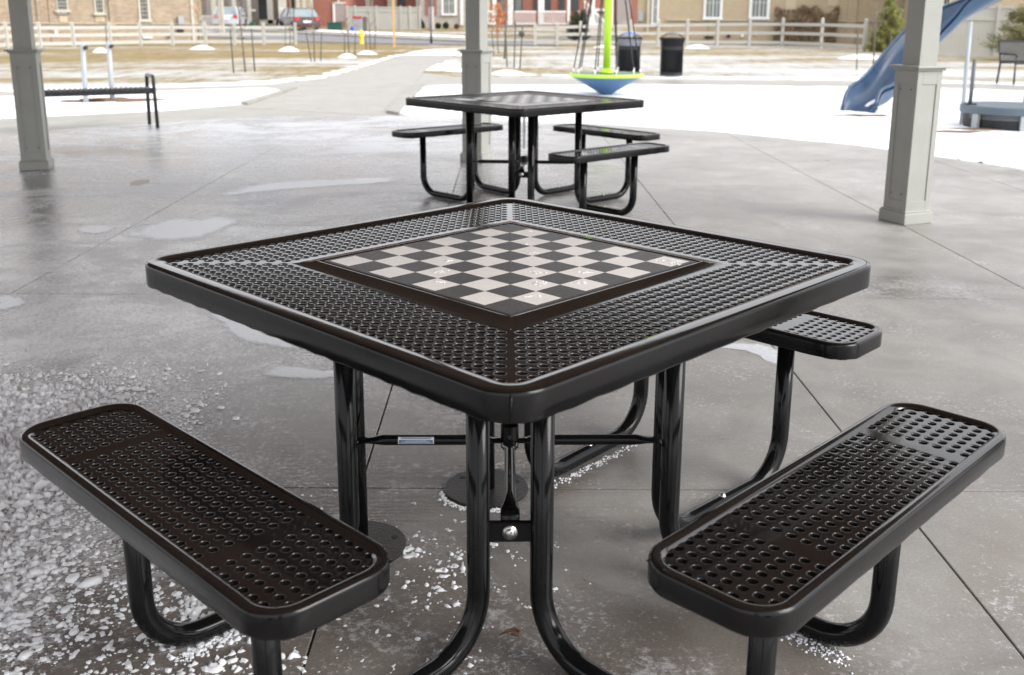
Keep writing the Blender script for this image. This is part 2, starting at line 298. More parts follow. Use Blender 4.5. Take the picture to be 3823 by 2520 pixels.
MT['redbrick'] = brick('red_brick', (0.36, 0.10, 0.065), (0.26, 0.075, 0.05), (0.38, 0.25, 0.2), vary=0.3)
MT['greybrick'] = brick('taupe_brick', (0.26, 0.21, 0.19), (0.20, 0.16, 0.145), (0.35, 0.31, 0.28), vary=0.3)
MT['stone'] = brick('grey_stone', (0.42, 0.39, 0.34), (0.33, 0.31, 0.28), (0.45, 0.42, 0.38), sc=0.45, vary=0.5)
MT['trim'] = simple('cream_trim', (0.52, 0.50, 0.43), 0.6, 0.04)
MT['white'] = simple('white_paint', (0.78, 0.78, 0.77), 0.45, 0.04)
MT['panel'] = simple('beige_panel', (0.52, 0.43, 0.31), 0.7, 0.05)
MT['glass'] = simple('dark_window_glass', (0.03, 0.035, 0.04), 0.2, 0.2, 1)
MT['glasspale'] = simple('curtained_glass', (0.17, 0.19, 0.185), 0.12, 0.1, 1)
MT['door'] = simple('dark_shutter', (0.05, 0.055, 0.06), 0.5, 0.1)
MT['redshut'] = simple('dull_red_shutter', (0.30, 0.12, 0.11), 0.6, 0.1)
MT['garage'] = simple('taupe_siding', (0.34, 0.30, 0.29), 0.6, 0.08)
MT['vine'] = simple('dry_vine_leaf', (0.21, 0.145, 0.085), 0.85, 0.5, 3)
MT['bark'] = simple('bark', (0.17, 0.14, 0.115), 0.9, 0.3, 30)
MT['stake'] = simple('dark_green_stake', (0.06, 0.075, 0.07), 0.6, 0.3)
MT['orange'] = simple('orange_leaf', (0.60, 0.22, 0.07), 0.7, 0.3, 4)
MT['redleaf'] = simple('red_leaf', (0.40, 0.07, 0.045), 0.7, 0.3, 4)
MT['fir'] = simple('yellow_green_needles', (0.22, 0.225, 0.06), 0.7, 0.6, 2.2)
MT['spruce'] = simple('olive_spruce_needles', (0.20, 0.19, 0.075), 0.7, 0.6, 2.2)
MT['cedar'] = simple('dark_cedar_foliage', (0.045, 0.06, 0.02), 0.7, 0.5, 2)
MT['box'] = simple('boxwood_foliage', (0.03, 0.065, 0.025), 0.7, 0.5, 3)
MT['rust'] = simple('russet_foliage', (0.20, 0.07, 0.04), 0.7, 0.5, 3)
MT['yellow'] = simple('yellow_hydrant_paint', (0.82, 0.66, 0.06), 0.4, 0.04)
MT['pine'] = simple('yellow_wood_post', (0.62, 0.40, 0.16), 0.7, 0.15)
MT['green'] = simple('utility_green', (0.02, 0.10, 0.075), 0.5, 0.1)
MT['blue'] = simple('recycling_blue', (0.05, 0.12, 0.65), 0.5, 0.05)
MT['red'] = simple('red_paint', (0.55, 0.04, 0.04), 0.4, 0.05)
MT['carred'] = simple('dark_maroon_car_paint', (0.055, 0.025, 0.025), 0.2, 0.1, coat=0.6)
MT['carsilver'] = simple('silver_car_paint', (0.55, 0.57, 0.60), 0.25, 0.05, coat=0.5)
MT['carglass'] = simple('car_glass', (0.25, 0.30, 0.32), 0.08, 0.1)
MT['tyre'] = simple('tyre', (0.02, 0.02, 0.02), 0.8, 0.1)
MT['lamp'] = simple('tail_lamp_red', (0.65, 0.03, 0.03), 0.2, 0.05)
MT['bag'] = simple('white_bin_liner', (0.50, 0.53, 0.60), 0.5, 0.1)
MT['bluelid'] = simple('blue_lid', (0.08, 0.20, 0.50), 0.4, 0.05)

# ------------------------------------------------------------ mesh helpers
class MB:
    def __init__(s): s.v = []; s.f = []
    def box(s, cx, cy, cz, sx, sy, sz, rz=0.0):
        n = len(s.v); c, d = cos(rz), sin(rz)
        for z in (-.5, .5):
            for x, y in ((-.5, -.5), (.5, -.5), (.5, .5), (-.5, .5)):
                X, Y = x*sx, y*sy; s.v.append((cx+X*c-Y*d, cy+X*d+Y*c, cz+z*sz))
        s.f += [(n, n+3, n+2, n+1), (n+4, n+5, n+6, n+7), (n, n+1, n+5, n+4), (n+1, n+2, n+6, n+5), (n+2, n+3, n+7, n+6), (n+3, n, n+4, n+7)]
        return s
    def bar(s, p, q, wx, wz):                      # box beam from p to q
        p, q = Vector(p), Vector(q); d = (q-p).normalized(); up = Vector((0, 0, 1))
        if abs(d.z) > .95: up = Vector((1, 0, 0))
        a = d.cross(up).normalized(); b = a.cross(d).normalized(); n = len(s.v)
        for t in (p, q):
            for i, j in ((-.5, -.5), (.5, -.5), (.5, .5), (-.5, .5)): s.v.append(tuple(t+a*i*wx+b*j*wz))
        s.f += [(n, n+3, n+2, n+1), (n+4, n+5, n+6, n+7), (n, n+1, n+5, n+4), (n+1, n+2, n+6, n+5), (n+2, n+3, n+7, n+6), (n+3, n, n+4, n+7)]
        return s
    def tube(s, pts, r, n=16, caps=True):
        pts = [Vector(p) for p in pts]; R = r if isinstance(r, (list, tuple)) else [r]*len(pts)
        t0 = (pts[1]-pts[0]).normalized(); a = t0.orthogonal().normalized(); base = len(s.v)
        for i, p in enumerate(pts):
            if i == 0: t = t0
            elif i == len(pts)-1: t = (pts[i]-pts[i-1]).normalized()
            else: t = ((pts[i+1]-p).normalized()+(p-pts[i-1]).normalized()).normalized()
            a = (a - t*a.dot(t)).normalized(); b = t.cross(a)
            for k in range(n):
                g = 2*pi*k/n; s.v.append(tuple(p+(a*cos(g)+b*sin(g))*R[i]))
        for i in range(len(pts)-1):
            for k in range(n):
                k2 = (k+1) % n; s.f.append((base+i*n+k, base+i*n+k2, base+(i+1)*n+k2, base+(i+1)*n+k))
        if caps:
            s.f.append(tuple(base+k for k in reversed(range(n)))); s.f.append(tuple(base+(len(pts)-1)*n+k for k in range(n)))
        return s
    def lathe(s, prof, n=32, c=(0, 0, 0), close=False):
        base = len(s.v)
        for r, z in prof:
            for k in range(n):
                g = 2*pi*k/n; s.v.append((c[0]+r*cos(g), c[1]+r*sin(g), c[2]+z))
        for i in range(len(prof)-1):
            for k in range(n):
                k2 = (k+1) % n; s.f.append((base+i*n+k, base+i*n+k2, base+(i+1)*n+k2, base+(i+1)*n+k))
        return s
    def prism(s, poly, z0, z1):
        n = len(s.v); m = len(poly)
        for z in (z0, z1):
            for p in poly: s.v.append((p[0], p[1], z))
        s.f.append(tuple(n+m+i for i in range(m))); s.f.append(tuple(n+i for i in reversed(range(m))))
        for i in range(m): s.f.append((n+i, n+(i+1) % m, n+m+(i+1) % m, n+m+i))
        return s
    def poly(s, pts):
        n = len(s.v); s.v += [tuple(p) for p in pts]; s.f.append(tuple(range(n, n+len(pts)))); return s
    def sweep(s, rings, closed=True):              # list of equal-length loops
        n = len(s.v); m = len(rings[0])
        for r in rings: s.v += [tuple(p) for p in r]
        for i in range(len(rings)-1):
            for k in range(m if closed else m-1):
                k2 = (k+1) % m; s.f.append((n+i*m+k, n+i*m+k2, n+(i+1)*m+k2, n+(i+1)*m+k))
        return s
    def mesh(s, name, mat, smooth=False):
        me = bpy.data.meshes.new(name); me.from_pydata(s.v, [], s.f)
        me.materials.append(mat)
        if smooth: me.polygons.foreach_set('use_smooth', [True]*len(me.polygons))
        me.update(); return me
    def build(s, name, mat, parent=None, smooth=False, loc=None, rz=None, angle=None):
        me = s.mesh(name, MT[mat] if isinstance(mat, str) else mat, smooth)
        if angle is not None:
            import bmesh
            bm = bmesh.new(); bm.from_mesh(me)
            for e in bm.edges:
                if len(e.link_faces) == 2 and e.calc_face_angle(0) > angle: e.smooth = False
            bm.to_mesh(me); bm.free()
        ob = bpy.data.objects.new(name, me); COL.objects.link(ob)
        if parent is not None: ob.parent = parent
        if loc is not None: ob.location = loc
        if rz is not None: ob.rotation_euler = (0, 0, rz)
        return ob
def put(name, me, parent=None, loc=(0, 0, 0), rot=(0, 0, 0), sc=None):
    ob = bpy.data.objects.new(name, me); COL.objects.link(ob); ob.parent = parent; ob.location = loc; ob.rotation_euler = rot
    if sc: ob.scale = sc
    return ob
def tag(o, label=None, cat=None, group=None, kind=None):
    if label: o['label'] = label
    if cat: o['category'] = cat
    if group: o['group'] = group
    if kind: o['kind'] = kind
    return o
def thing(name, label, cat, loc=(0, 0, 0), rz=0, group=None):
    o = bpy.data.objects.new(name, None); COL.objects.link(o); o.empty_display_size = .1
    o.location = loc; o.rotation_euler = (0, 0, rz); tag(o, label, cat, group); return o
def copy_tree(o, parent=None):
    c = o.copy(); COL.objects.link(c); c.parent = parent
    for ch in list(o.children): copy_tree(ch, c)
    return c
def inpoly(P, poly):
    x, y = P[:, 0], P[:, 1]; ins = np.zeros(len(P), bool); m = len(poly)
    for i in range(m):
        x1, y1 = poly[i][:2]; x2, y2 = poly[(i+1) % m][:2]
        c = ((y1 > y) != (y2 > y)) & (x < (x2-x1)*(y-y1)/((y2-y1) if y2 != y1 else 1e-9)+x1); ins ^= c
    return ins
def edged(P, poly):
    d = np.full(len(P), 1e9); m = len(poly)
    for i in range(m):
        a = np.array(poly[i][:2]); b = np.array(poly[(i+1) % m][:2]); ab = b-a
        t = np.clip(((P-a)@ab)/max(ab@ab, 1e-9), 0, 1); d = np.minimum(d, np.hypot(*(P-a-t[:, None]*ab).T))
    return d
def fnoise(P, seed=0, octs=((1, 1),)):
    r = np.random.default_rng(seed); out = np.zeros(len(P))
    for fr, am in octs:
        for _ in range(5):
            th = r.uniform(0, 2*pi); ph = r.uniform(0, 2*pi); f = fr*r.uniform(.6, 1.5)
            out += am*np.sin((P[:, 0]*cos(th)+P[:, 1]*sin(th))*f*2*pi+ph)/5
    return out
def sheet(name, poly, step, z0, amp, mat, seed=1, jag=0.1, rise=0.25, smooth=True):
    """a soft blanket over poly, thinning out to an uneven edge"""
    xs = [p[0] for p in poly]; ys = [p[1] for p in poly]
    X = np.arange(min(xs)-step*2, max(xs)+step*3, step); Y = np.arange(min(ys)-step*2, max(ys)+step*3, step)
    gx, gy = np.meshgrid(X, Y); P = np.stack([gx.ravel(), gy.ravel()], 1)
    sgn = np.where(inpoly(P, poly), 1, -1)*edged(P, poly)+jag*fnoise(P, seed, ((.8, 1), (2.5, .5), (6, .3)))
    t = np.clip(sgn/rise, -0.4, 1); Z = z0+amp*(np.sin(t*pi/2))+amp*.35*fnoise(P, seed+5, ((.35, 1), (1.3, .5), (4, .15)))*np.clip(t, 0, 1)
    keep = sgn > -step*1.5
    nx = len(X); idx = -np.ones(len(P), int); used = np.zeros(len(P), bool); F = []
    K = keep.reshape(len(Y), nx)
    jj, ii = np.nonzero(K[:-1, :-1] & K[1:, :-1] & K[:-1, 1:] & K[1:, 1:])
    q = np.stack([jj*nx+ii, jj*nx+ii+1, (jj+1)*nx+ii+1, (jj+1)*nx+ii], 1)
    used[q.ravel()] = True; idx[used] = np.arange(used.sum())
    V = np.column_stack([P[used], Z[used]]); me = bpy.data.meshes.new(name)
    me.from_pydata(V.tolist(), [], idx[q].tolist()); me.materials.append(MT[mat]); me.polygons.foreach_set('use_smooth', [smooth]*len(me.polygons)); me.update()
    ob = bpy.data.objects.new(name, me); COL.objects.link(ob); return ob
def flat(name, poly, z, mat, kind='structure'):
    m = MB(); m.prism([p[:2] for p in poly], z-0.05, z); o = m.build(name, mat); return tag(o, kind=kind)

# ============================================================ SETTING: ground
g = MB(); ysteps = list(np.arange(-60, 48, 12))+[48, 60, 80, 110, 160, 260, 500]
for y in ysteps:
    for x in (-500, -120, -40, 0, 40, 120, 500): g.v.append((x, float(y), terr(y)-0.016))
for j in range(len(ysteps)-1):
    for i in range(6): a = j*7+i; g.f.append((a, a+1, a+8, a+7))
tag(g.build('lawn_ground', 'turf'), kind='structure')

# outline of the shelter slab, then the paths
slab = [G(*p)[:2] for p in ((2379, 398), (2176, 366), (2072, 351), (1967, 338), (1804, 321), (1640, 303), (1470, 290), (1360, 283), (1248, 278), (1100, 271), (1000, 269), (898, 269), (760, 271), (622, 272), (420, 281), (230, 294), (0, 312))]
cx, cy = -2.15, 2.1
last = slab[-1]; a0 = atan2(last[1]-cy, last[0]-cx); a1 = atan2(slab[0][1]-cy, slab[0][0]-cx)+2*pi
for k in range(1, 16):
    t = k/16; a = a0+(a1-a0)*t; r0_ = math.hypot(last[0]-cx, last[1]-cy); r1_ = math.hypot(slab[0][0]-cx, slab[0][1]-cy)
    slab.append((cx+cos(a)*(r0_+(r1_-r0_)*t), cy+sin(a)*(r0_+(r1_-r0_)*t)))
def clip(poly, quad):
    out = poly; m = len(quad)
    for i in range(m):
        a, b = quad[i], quad[(i+1) % m]; inp = out; out = []
        side = lambda p: (b[0]-a[0])*(p[1]-a[1])-(b[1]-a[1])*(p[0]-a[0])
        for j in range(len(inp)):
            p, q = inp[j], inp[(j+1) % len(inp)]; sp_, sq = side(p), side(q)
            if sp_ >= 0: out.append(p)
            if (sp_ >= 0) != (sq >= 0):
                t = sp_/(sp_-sq); out.append((p[0]+(q[0]-p[0])*t, p[1]+(q[1]-p[1])*t))
        if not out: return []
    return out
base = MB().prism(slab, -0.12, -0.011).build('concrete_slab', 'joint'); tag(base, kind='structure')
vx = [-12.2, -10.2, -8.2, -6.2, -4.22, -2.36, -.418, 1.065, 2.54, 4.02, 5.6, 7.5]
hy = [-8, -6, -4, -2.6, -1.3, .376, 2.365, 4.0, 5.63, 7.4, 9.1, 10.8, 12.6]
gp = 0.0025
for i in range(len(vx)-1):
    for j in range(len(hy)-1):
        L = lambda x, y: (x, y-0.016*x*(1 if y < 4.5 else .2))
        q = [L(vx[i]+gp, hy[j]+gp), L(vx[i+1]-gp, hy[j]+gp), L(vx[i+1]-gp, hy[j+1]-gp), L(vx[i]+gp, hy[j+1]-gp)]
        c = clip(slab, q)
        if len(c) < 3: continue
        m = MB(); n = len(c); ccx = sum(p[0] for p in c)/n; ccy = sum(p[1] for p in c)/n
        def ins(p, d):
            l = math.hypot(p[0]-ccx, p[1]-ccy); return (p[0]-(p[0]-ccx)/l*d, p[1]-(p[1]-ccy)/l*d)
        m.v += [(p[0], p[1], -0.010) for p in c]+[(p[0], p[1], -0.0015) for p in c]+[(*ins(p, .003), 0.0) for p in c]
        for k in range(n):
            k2 = (k+1) % n; m.f += [(k, k2, n+k2, n+k), (n+k, n+k2, 2*n+k2, 2*n+k)]
        m.f.append(tuple(2*n+k for k in range(n)))
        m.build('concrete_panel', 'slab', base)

apron = [G(*p) for p in ((-500, 330), (-200, 318), (0, 275), (92, 270), (393, 255), (576, 239), (640, 224), (690, 205), (790, 190), (965, 190), (990, 198), (930, 262), (950, 268), (1300, 284), (1700, 306), (2000, 337), (2379, 391), (2600, 430), (2600, 500), (1400, 400), (600, 400), (-500, 400))]
flat('concrete_apron', apron, -0.006, 'apron')
walk = [G(*p) for p in ((560, 250), (690, 205), (745, 183), (809, 166), (870, 147), (920, 130), (1010, 117), (1076, 117), (1045, 136), (1010, 150), (983, 166), (960, 198), (898, 268))]
flat('walkway', walk, -0.003, 'walk')
cross = [G(*p) for p in ((-300, 240), (0, 226), (622, 206), (700, 204), (960, 199), (1500, 198), (2090, 204), (2379, 214), (2600, 226), (2600, 206), (2379, 199), (2200, 192), (1900, 187), (1400, 183), (1060, 178), (983, 168), (800, 168), (786, 172), (622, 195), (300, 204), (0, 213), (-300, 226))]
flat('footpath', cross, -0.010, 'walk')
# concrete kerb strips beside the walkway
kb = MB(); kk = [(898, 262), (925, 230), (963, 198)]; k2_ = [(927, 267), (950, 232), (984, 198)]
kp = [G(*p) for p in kk]+[G(*p) for p in reversed(k2_)]
kb.prism([p[:2] for p in kp], -0.05, 0.035); tag(kb.build('kerb', 'apron'), kind='structure')
kb = MB(); kp = [G(*p) for p in ((576, 243), (655, 218), (690, 204), (676, 204), (636, 218), (560, 240))]
kb.prism([p[:2] for p in kp], -0.05, 0.03); tag(kb.build('kerb', 'apron'), kind='structure')
# street beyond the lawn
rd = [GS(*p) for p in ((560, 78), (640, 92), (800, 99), (1000, 106), (1100, 107), (1400, 112), (1400, 92), (1085, 99), (900, 91), (760, 83), (640, 74), (470, 68), (470, 73))]
m = MB(); n = len(rd)
pts = rd
lft = [GS(*p) for p in ((420, 84), (560, 90), (700, 97), (900, 102), (1080, 104), (1300, 107))]
rgt = [GS(*p) for p in ((420, 66), (560, 71), (700, 80), (900, 90), (1080, 99), (1300, 100))]
for a, b in zip(lft, rgt): m.v += [(a[0], a[1], terr(a[1])+.012), (b[0], b[1], terr(b[1])+.012)]
for i in range(len(lft)-1): m.f.append((2*i, 2*i+2, 2*i+3, 2*i+1))
tag(m.build('street', 'asphalt'), kind='structure')
m = MB(); k3 = [GS(p[0], p[1]) for p in ((420, 63), (560, 67), (700, 76), (900, 86), (1080, 94), (1300, 96))]
for a, b in zip(rgt, k3): m.v += [(a[0], a[1], terr(a[1])+.10), (b[0], b[1], terr(b[1])+.10), (a[0], a[1], terr(a[1])-.02)]
for i in range(len(rgt)-1): m.f += [(3*i, 3*i+3, 3*i+4, 3*i+1), (3*i+2, 3*i+5, 3*i+3, 3*i)]
tag(m.build('pavement', 'walk'), kind='structure')
m = MB(); k4 = [GS(p[0], p[1]) for p in ((560, 64), (700, 71), (900, 80), (1080, 88))]; k5 = [GS(*p) for p in ((560, 67), (700, 75), (900, 85.5), (1080, 93))]
for a, b in zip(k5, k4): m.v += [(a[0], a[1], terr(a[1])+.12), (b[0], b[1], terr(b[1])+.12)]
for i in range(len(k4)-1): m.f.append((2*i, 2*i+2, 2*i+3, 2*i+1))
tag(m.build('verge_snow', 'snow'), kind='structure')

# snow fields
sr = [G(*p)[:2] for p in ((930, 262), (984, 202), (1070, 199), (1500, 199), (2090, 204), (2379, 214), (2700, 228), (2700, 450), (2379, 390), (2180, 360), (2000, 336), (1700, 308), (1400, 288), (1250, 284), (1000, 270))]
tag(sheet('playground_snow', sr, .11, -0.002, 0.035, 'snow', 3, .05, .22), kind='structure')
sl = [G(*p)[:2] for p in ((-260, 300), (0, 273), (92, 270), (393, 255), (560, 241), (622, 226), (655, 209), (622, 205), (0, 226), (-260, 238))]
tag(sheet('playground_snow', sl, .10, -0.002, 0.03, 'snow', 9, .04, .2), kind='structure')
wk = [G(*p)[:2] for p in ((930, 128), (1000, 115), (1076, 115), (1076, 128), (1000, 127))]
tag(sheet('walkway_snow', wk, .25, -0.0, 0.03, 'snow', 5, .2, .5), kind='structure')
# ragged snow along the lawn edges
for nm, pl, sd_ in (('lawn_edge_snow', ((0, 212), (300, 204), (620, 194), (745, 182), (870, 146), (920, 129), (912, 129), (835, 152), (735, 177), (600, 187), (300, 199), (0, 207)), 21),
                ('lawn_edge_snow', ((990, 162), (1040, 140), (1060, 150), (1076, 164), (1130, 171), (1400, 178), (1900, 183), (2379, 195), (2379, 190), (1900, 179.5), (1300, 173.5)), 23)):
    tag(sheet(nm, [G(*p)[:2] for p in pl], .16, -0.012, 0.015, 'snow', sd_, .28, .4), kind='structure')
for (x0, x1, yb, h_) in ((212, 253, 121, .16), (437, 500, 114, .16), (645, 697, 118, .17), (783, 830, 133, .14), (826, 877, 125, .12), (1594, 1651, 112, .18), (1380, 1432, 110, .12), (1137, 1222, 172, .10), (1950, 2060, 136, .14), (1955, 2012, 184, .06)):
    a, b = G(x0, yb), G(x1, yb); r = (b[0]-a[0])/2; c = ((a[0]+b[0])/2, a[1]+r*.5)
    m = MB(); nn = 20; rings = []
    for t in np.linspace(1, 0.02, 7):
        rings.append([(c[0]+cos(g_)*r*t*(1+.12*sin(3*g_+x0)+.07*sin(7*g_)), c[1]+sin(g_)*r*.8*t*(1+.1*cos(4*g_+x1)), h_*(1-t**1.8)*(1+.1*sin(5*g_+x0))-.02) for g_ in np.linspace(0, 2*pi, nn, endpoint=False)])
    m.sweep(rings); m.f.append(tuple(6*nn+k for k in range(nn)))
    tag(m.build('snow_heap', 'snow', smooth=True), kind='stuff')
# mulch showing through
for (px, py, rx, ry) in ((2003, 275, .34, .07), (2205, 314, .40, .05), (2300, 308, .45, .06), (265, 238, .55, .22), (205, 240, .3, .1)):
    if rx == 0: continue
    c = G(px, py); m = MB(); nn = 26
    r = [(c[0]+cos(t)*rx*(1+.3*sin(3*t+px)+.2*sin(9*t)), c[1]+sin(t)*ry*(1.6+.5*sin(5*t+py)), .048) for t in np.linspace(0, 2*pi, nn, endpoint=False)]
    r0_ = [(p[0], p[1], .0) for p in r]; m.sweep([r0_, r]); m.f.append(tuple(nn+k for k in range(nn)))
    tag(m.build('mulch_patch', 'mulch'), kind='stuff')
# frozen films and puddles on the slab
def blob(name, pts, mat, z=0.0022, k=6):
    P = np.array([G(*p)[:2] for p in pts]); out = []; n = len(P)
    for i in range(n):
        p0, p1, p2, p3 = P[i-1], P[i], P[(i+1) % n], P[(i+2) % n]
        for t in np.linspace(0, 1, k, endpoint=False):
            q = .5*((2*p1)+(-p0+p2)*t+(2*p0-5*p1+4*p2-p3)*t*t+(-p0+3*p1-3*p2+p3)*t**3)
            out.append(q+rng.normal(0, .006, 2))
    if mat != 'ice':
        m = MB(); m.prism([tuple(q) for q in out], 0.0006, z); return tag(m.build(name, mat), kind='stuff')
    out = np.array(out); n = len(out); tang = np.roll(out, -2, 0)-np.roll(out, 2, 0); nrm = np.stack([-tang[:, 1], tang[:, 0]], 1); nrm /= np.linalg.norm(nrm, axis=1)[:, None]+1e-9
    if not inpoly(out[:1]+nrm[:1]*.004, [tuple(q) for q in out])[0]: nrm = -nrm
    cen = out.mean(0); w1 = .05; rings = [out-nrm*w1*.6, out, out*.72+cen*.28, out*.35+cen*.65]; fd = [0, .45, .85, 1.0]
    m = MB(); m.sweep([[(q[0], q[1], .0010+.0003*k) for q in rg_] for k, rg_ in enumerate(rings)]); m.f.append(tuple(3*n+k for k in range(n)))
    ob = m.build(name, 'ice'); at = ob.data.attributes.new('fade', 'FLOAT', 'POINT'); at.data.foreach_set('value', np.repeat(fd, n).astype(np.float32)); return tag(ob, kind='stuff')
blob('ice_film', ((178, 533), (205, 524), (245, 524), (262, 531), (235, 541), (195, 541)), 'ice')
blob('ice_film', ((290, 545), (360, 520), (400, 508), (470, 512), (500, 505), (560, 512), (520, 530), (480, 548), (430, 556), (380, 560), (330, 552)), 'ice')
blob('ice_film', ((500, 455), (590, 430), (700, 420), (830, 415), (940, 412), (900, 424), (800, 430), (700, 437), (600, 446)), 'ice', .0015)
blob('ice_film', ((480, 722), (500, 718), (560, 745), (640, 790), (740, 808), (690, 812), (620, 800), (560, 790), (520, 758)), 'ice')
blob('ice_film', ((640, 850), (700, 858), (760, 862), (860, 865), (900, 862), (880, 872), (800, 876), (700, 880), (620, 872)), 'ice', .0014)
blob('ice_film', ((1690, 796), (1740, 798), (1790, 805), (1818, 825), (1835, 850), (1800, 845), (1760, 826), (1715, 812), (1670, 806)), 'ice')
blob('ice_film', ((0, 690), (40, 692), (60, 703), (30, 715), (0, 720)), 'ice')
MT['tanleaf'] = simple('wet_tan_leaf', (.22, .15, .08), .4, .2, 20)
blob('wet_leaf', ((303, 423), (325, 418), (345, 419), (333, 427), (308, 430)), 'tanleaf', .002)

# ============================================================ SHELTER
PC = (-2.15, 2.1)
shelter = thing('picnic_shelter', 'octagonal picnic shelter of pale grey painted posts standing on the concrete slab', 'shelter', (PC[0], PC[1], 0))
def frame_mb(hw, z0, z1, st, th):
    m = MB()
    for rz in (0, pi/2, pi, 3*pi/2):
        c, s = cos(rz), sin(rz)
        def bx(x0, x1, a, b):
            y0, y1 = -hw-th, -hw
            n = len(m.v)
            for z in (a, b):
                for x, y in ((x0, y0), (x1, y0), (x1, y1), (x0, y1)): m.v.append((x*c-y*s, x*s+y*c, z))
            m.f += [(n, n+3, n+2, n+1), (n+4, n+5, n+6, n+7), (n, n+1, n+5, n+4), (n+1, n+2, n+6, n+5), (n+2, n+3, n+7, n+6), (n+3, n, n+4, n+7)]
        e = th*.97
        bx(-hw-e, -hw+st, z0, z1); bx(hw-st, hw+e, z0, z1); bx(-hw+st, hw-st, z0, z0+st*1.9); bx(-hw+st, hw-st, z1-st*2.4, z1)
    return m
def bevmod(o, w=.004):
    b = o.modifiers.new('bevel', 'BEVEL'); b.width = w; b.segments = 2; b.limit_method = 'ANGLE'; return o
def shelter_post(x, y, rz, s=1.0):
    p = MB(); hw = .073*s
    p.box(0, 0, (1.0+2.6)/2, hw*2, hw*2, 1.6)
    post = p.build('post', 'greige', shelter, loc=(x-PC[0], y-PC[1], 0), rz=rz); bevmod(post)
    hb = .094*s
    b_ = MB().box(0, 0, .53, hb*2, hb*2, .92).build('pedestal', 'greige', post)
    bevmod(frame_mb(hb, .085, .975, .034*s, .006).build('panel_frame', 'greige', post), .0015)
    t_ = MB(); t_.prism([(-.118*s, -.118*s), (.118*s, -.118*s), (.118*s, .118*s), (-.118*s, .118*s)], 0.0, .075)
    bevmod(t_.build('base_trim', 'greige', post), .006)
    bevmod(MB().box(0, 0, .081, .222*s, .222*s, .012).build('moulding', 'greige', post), .005); bevmod(MB().box(0, 0, .985, .226*s, .226*s, .016).build('moulding', 'greige', post), .005)
    bevmod(MB().box(0, 0, 1.001, .262*s, .262*s, .016).build('cap', 'greige', post), .004)
    for r_ in (3*pi/2, pi/2):
        for zz in (.86, .19):
            for xx in (-.045, .045):
                c, s_ = cos(r_), sin(r_); X, Y = xx*s, -hb-.001
                sc = MB().lathe([(0.0001, .003), (.004, .0025), (.0055, 0)], 8)
                sc.v = [(v[0], -v[2], v[1]) for v in sc.v]
                sc.v = [((v[0]+X)*c-(v[1]+Y)*s_, (v[0]+X)*s_+(v[1]+Y)*c, v[2]+zz) for v in sc.v]
                sc.build('screw', 'screw', post)
    return post
shelter_post(2.607, 4.205, radians(22)); shelter_post(-.285, 6.98, radians(62)); shelter_post(-4.06, 6.42, radians(103))
for k in (3, 4, 5, 6, 7):
    a = radians(24+45*k); 
    if k >= 3: shelter_post(PC[0]+5.2*cos(a), PC[1]+5.2*sin(a), a)
RE, RZ, RA = 5.6, 2.62, 4.1
oct_ = [(cos(radians(24+45*k)), sin(radians(24+45*k))) for k in range(8)]
m = MB(); m.v = [(x*RE, y*RE, RZ+.30) for x, y in oct_]+[(0, 0, RA+.3)]; m.f = [(k, (k+1) % 8, 8) for k in range(8)]; m.build('roof', 'shingle', shelter)
m = MB(); m.v = [(x*RE*.995, y*RE*.995, RZ+.18) for x, y in oct_]+[(0, 0, RA+.18)]; m.f = [((k+1) % 8, k, 8) for k in range(8)]; m.build('ceiling', 'wood', shelter)
m = MB()
for k in range(8):
    a, b = oct_[k], oct_[(k+1) % 8]; m.bar((a[0]*RE, a[1]*RE, RZ+.22), (b[0]*RE, b[1]*RE, RZ+.22), .04, .22)
m.build('fascia', 'greige', shelter)
m = MB()
for k in range(8):
    a, b = oct_[k], oct_[(k+1) % 8]; m.bar((a[0]*5.2, a[1]*5.2, RZ+.06), (b[0]*5.2, b[1]*5.2, RZ+.06), .14, .22)
m.build('beam', 'greige', shelter)

# ============================================================ GAME TABLES
TZ = 0.7495
def rrect(hx, hy, r, n=9):
    pts = []; r = max(r, .0008)
    for cx_, cy_, a0 in ((hx-r, hy-r, 0), (-hx+r, hy-r, pi/2), (-hx+r, -hy+r, pi), (hx-r, -hy+r, 3*pi/2)):
        for k in range(n+1):
            a = a0+pi/2*k/n; pts.append((cx_+r*cos(a), cy_+r*sin(a)))
    # subdivide the straights
    out = []
    for i in range(len(pts)):
        p, q = pts[i], pts[(i+1) % len(pts)]; out.append(p); L = math.hypot(q[0]-p[0], q[1]-p[1])
        if L > .1:
            k = int(L/.03)
            for t in range(1, k): out.append((p[0]+(q[0]-p[0])*t/k, p[1]+(q[1]-p[1])*t/k))
    return out
def rim_mb(hx, hy, r, prof, wav=0.0):
    rings = []; n = None
    for d, z in prof:
        # same topology for every ring: scale outline of the outer one
        o = rrect(hx, hy, r)
        ro = []
        for (x, y) in o:
            # move inward along the rounded-rect normal
            cx_ = max(-(hx-r), min(hx-r, x)); cy_ = max(-(hy-r), min(hy-r, y)); dx, dy = x-cx_, y-cy_; l = math.hypot(dx, dy)
            if l < 1e-9: dx, dy = (1 if x > 0 else -1, 0); l = 1
            zz = z
            if wav and z < -.03: zz += wav*(sin(x*150+y*90)+.6*sin(x*70-y*120+1))*.5
            if d < r: ro.append((x-dx/l*d, y-dy/l*d, zz))
            else: ro.append((max(-(hx-d), min(hx-d, x)), max(-(hy-d), min(hy-d, y)), zz))
        rings.append(ro)
    return MB().sweep(rings)
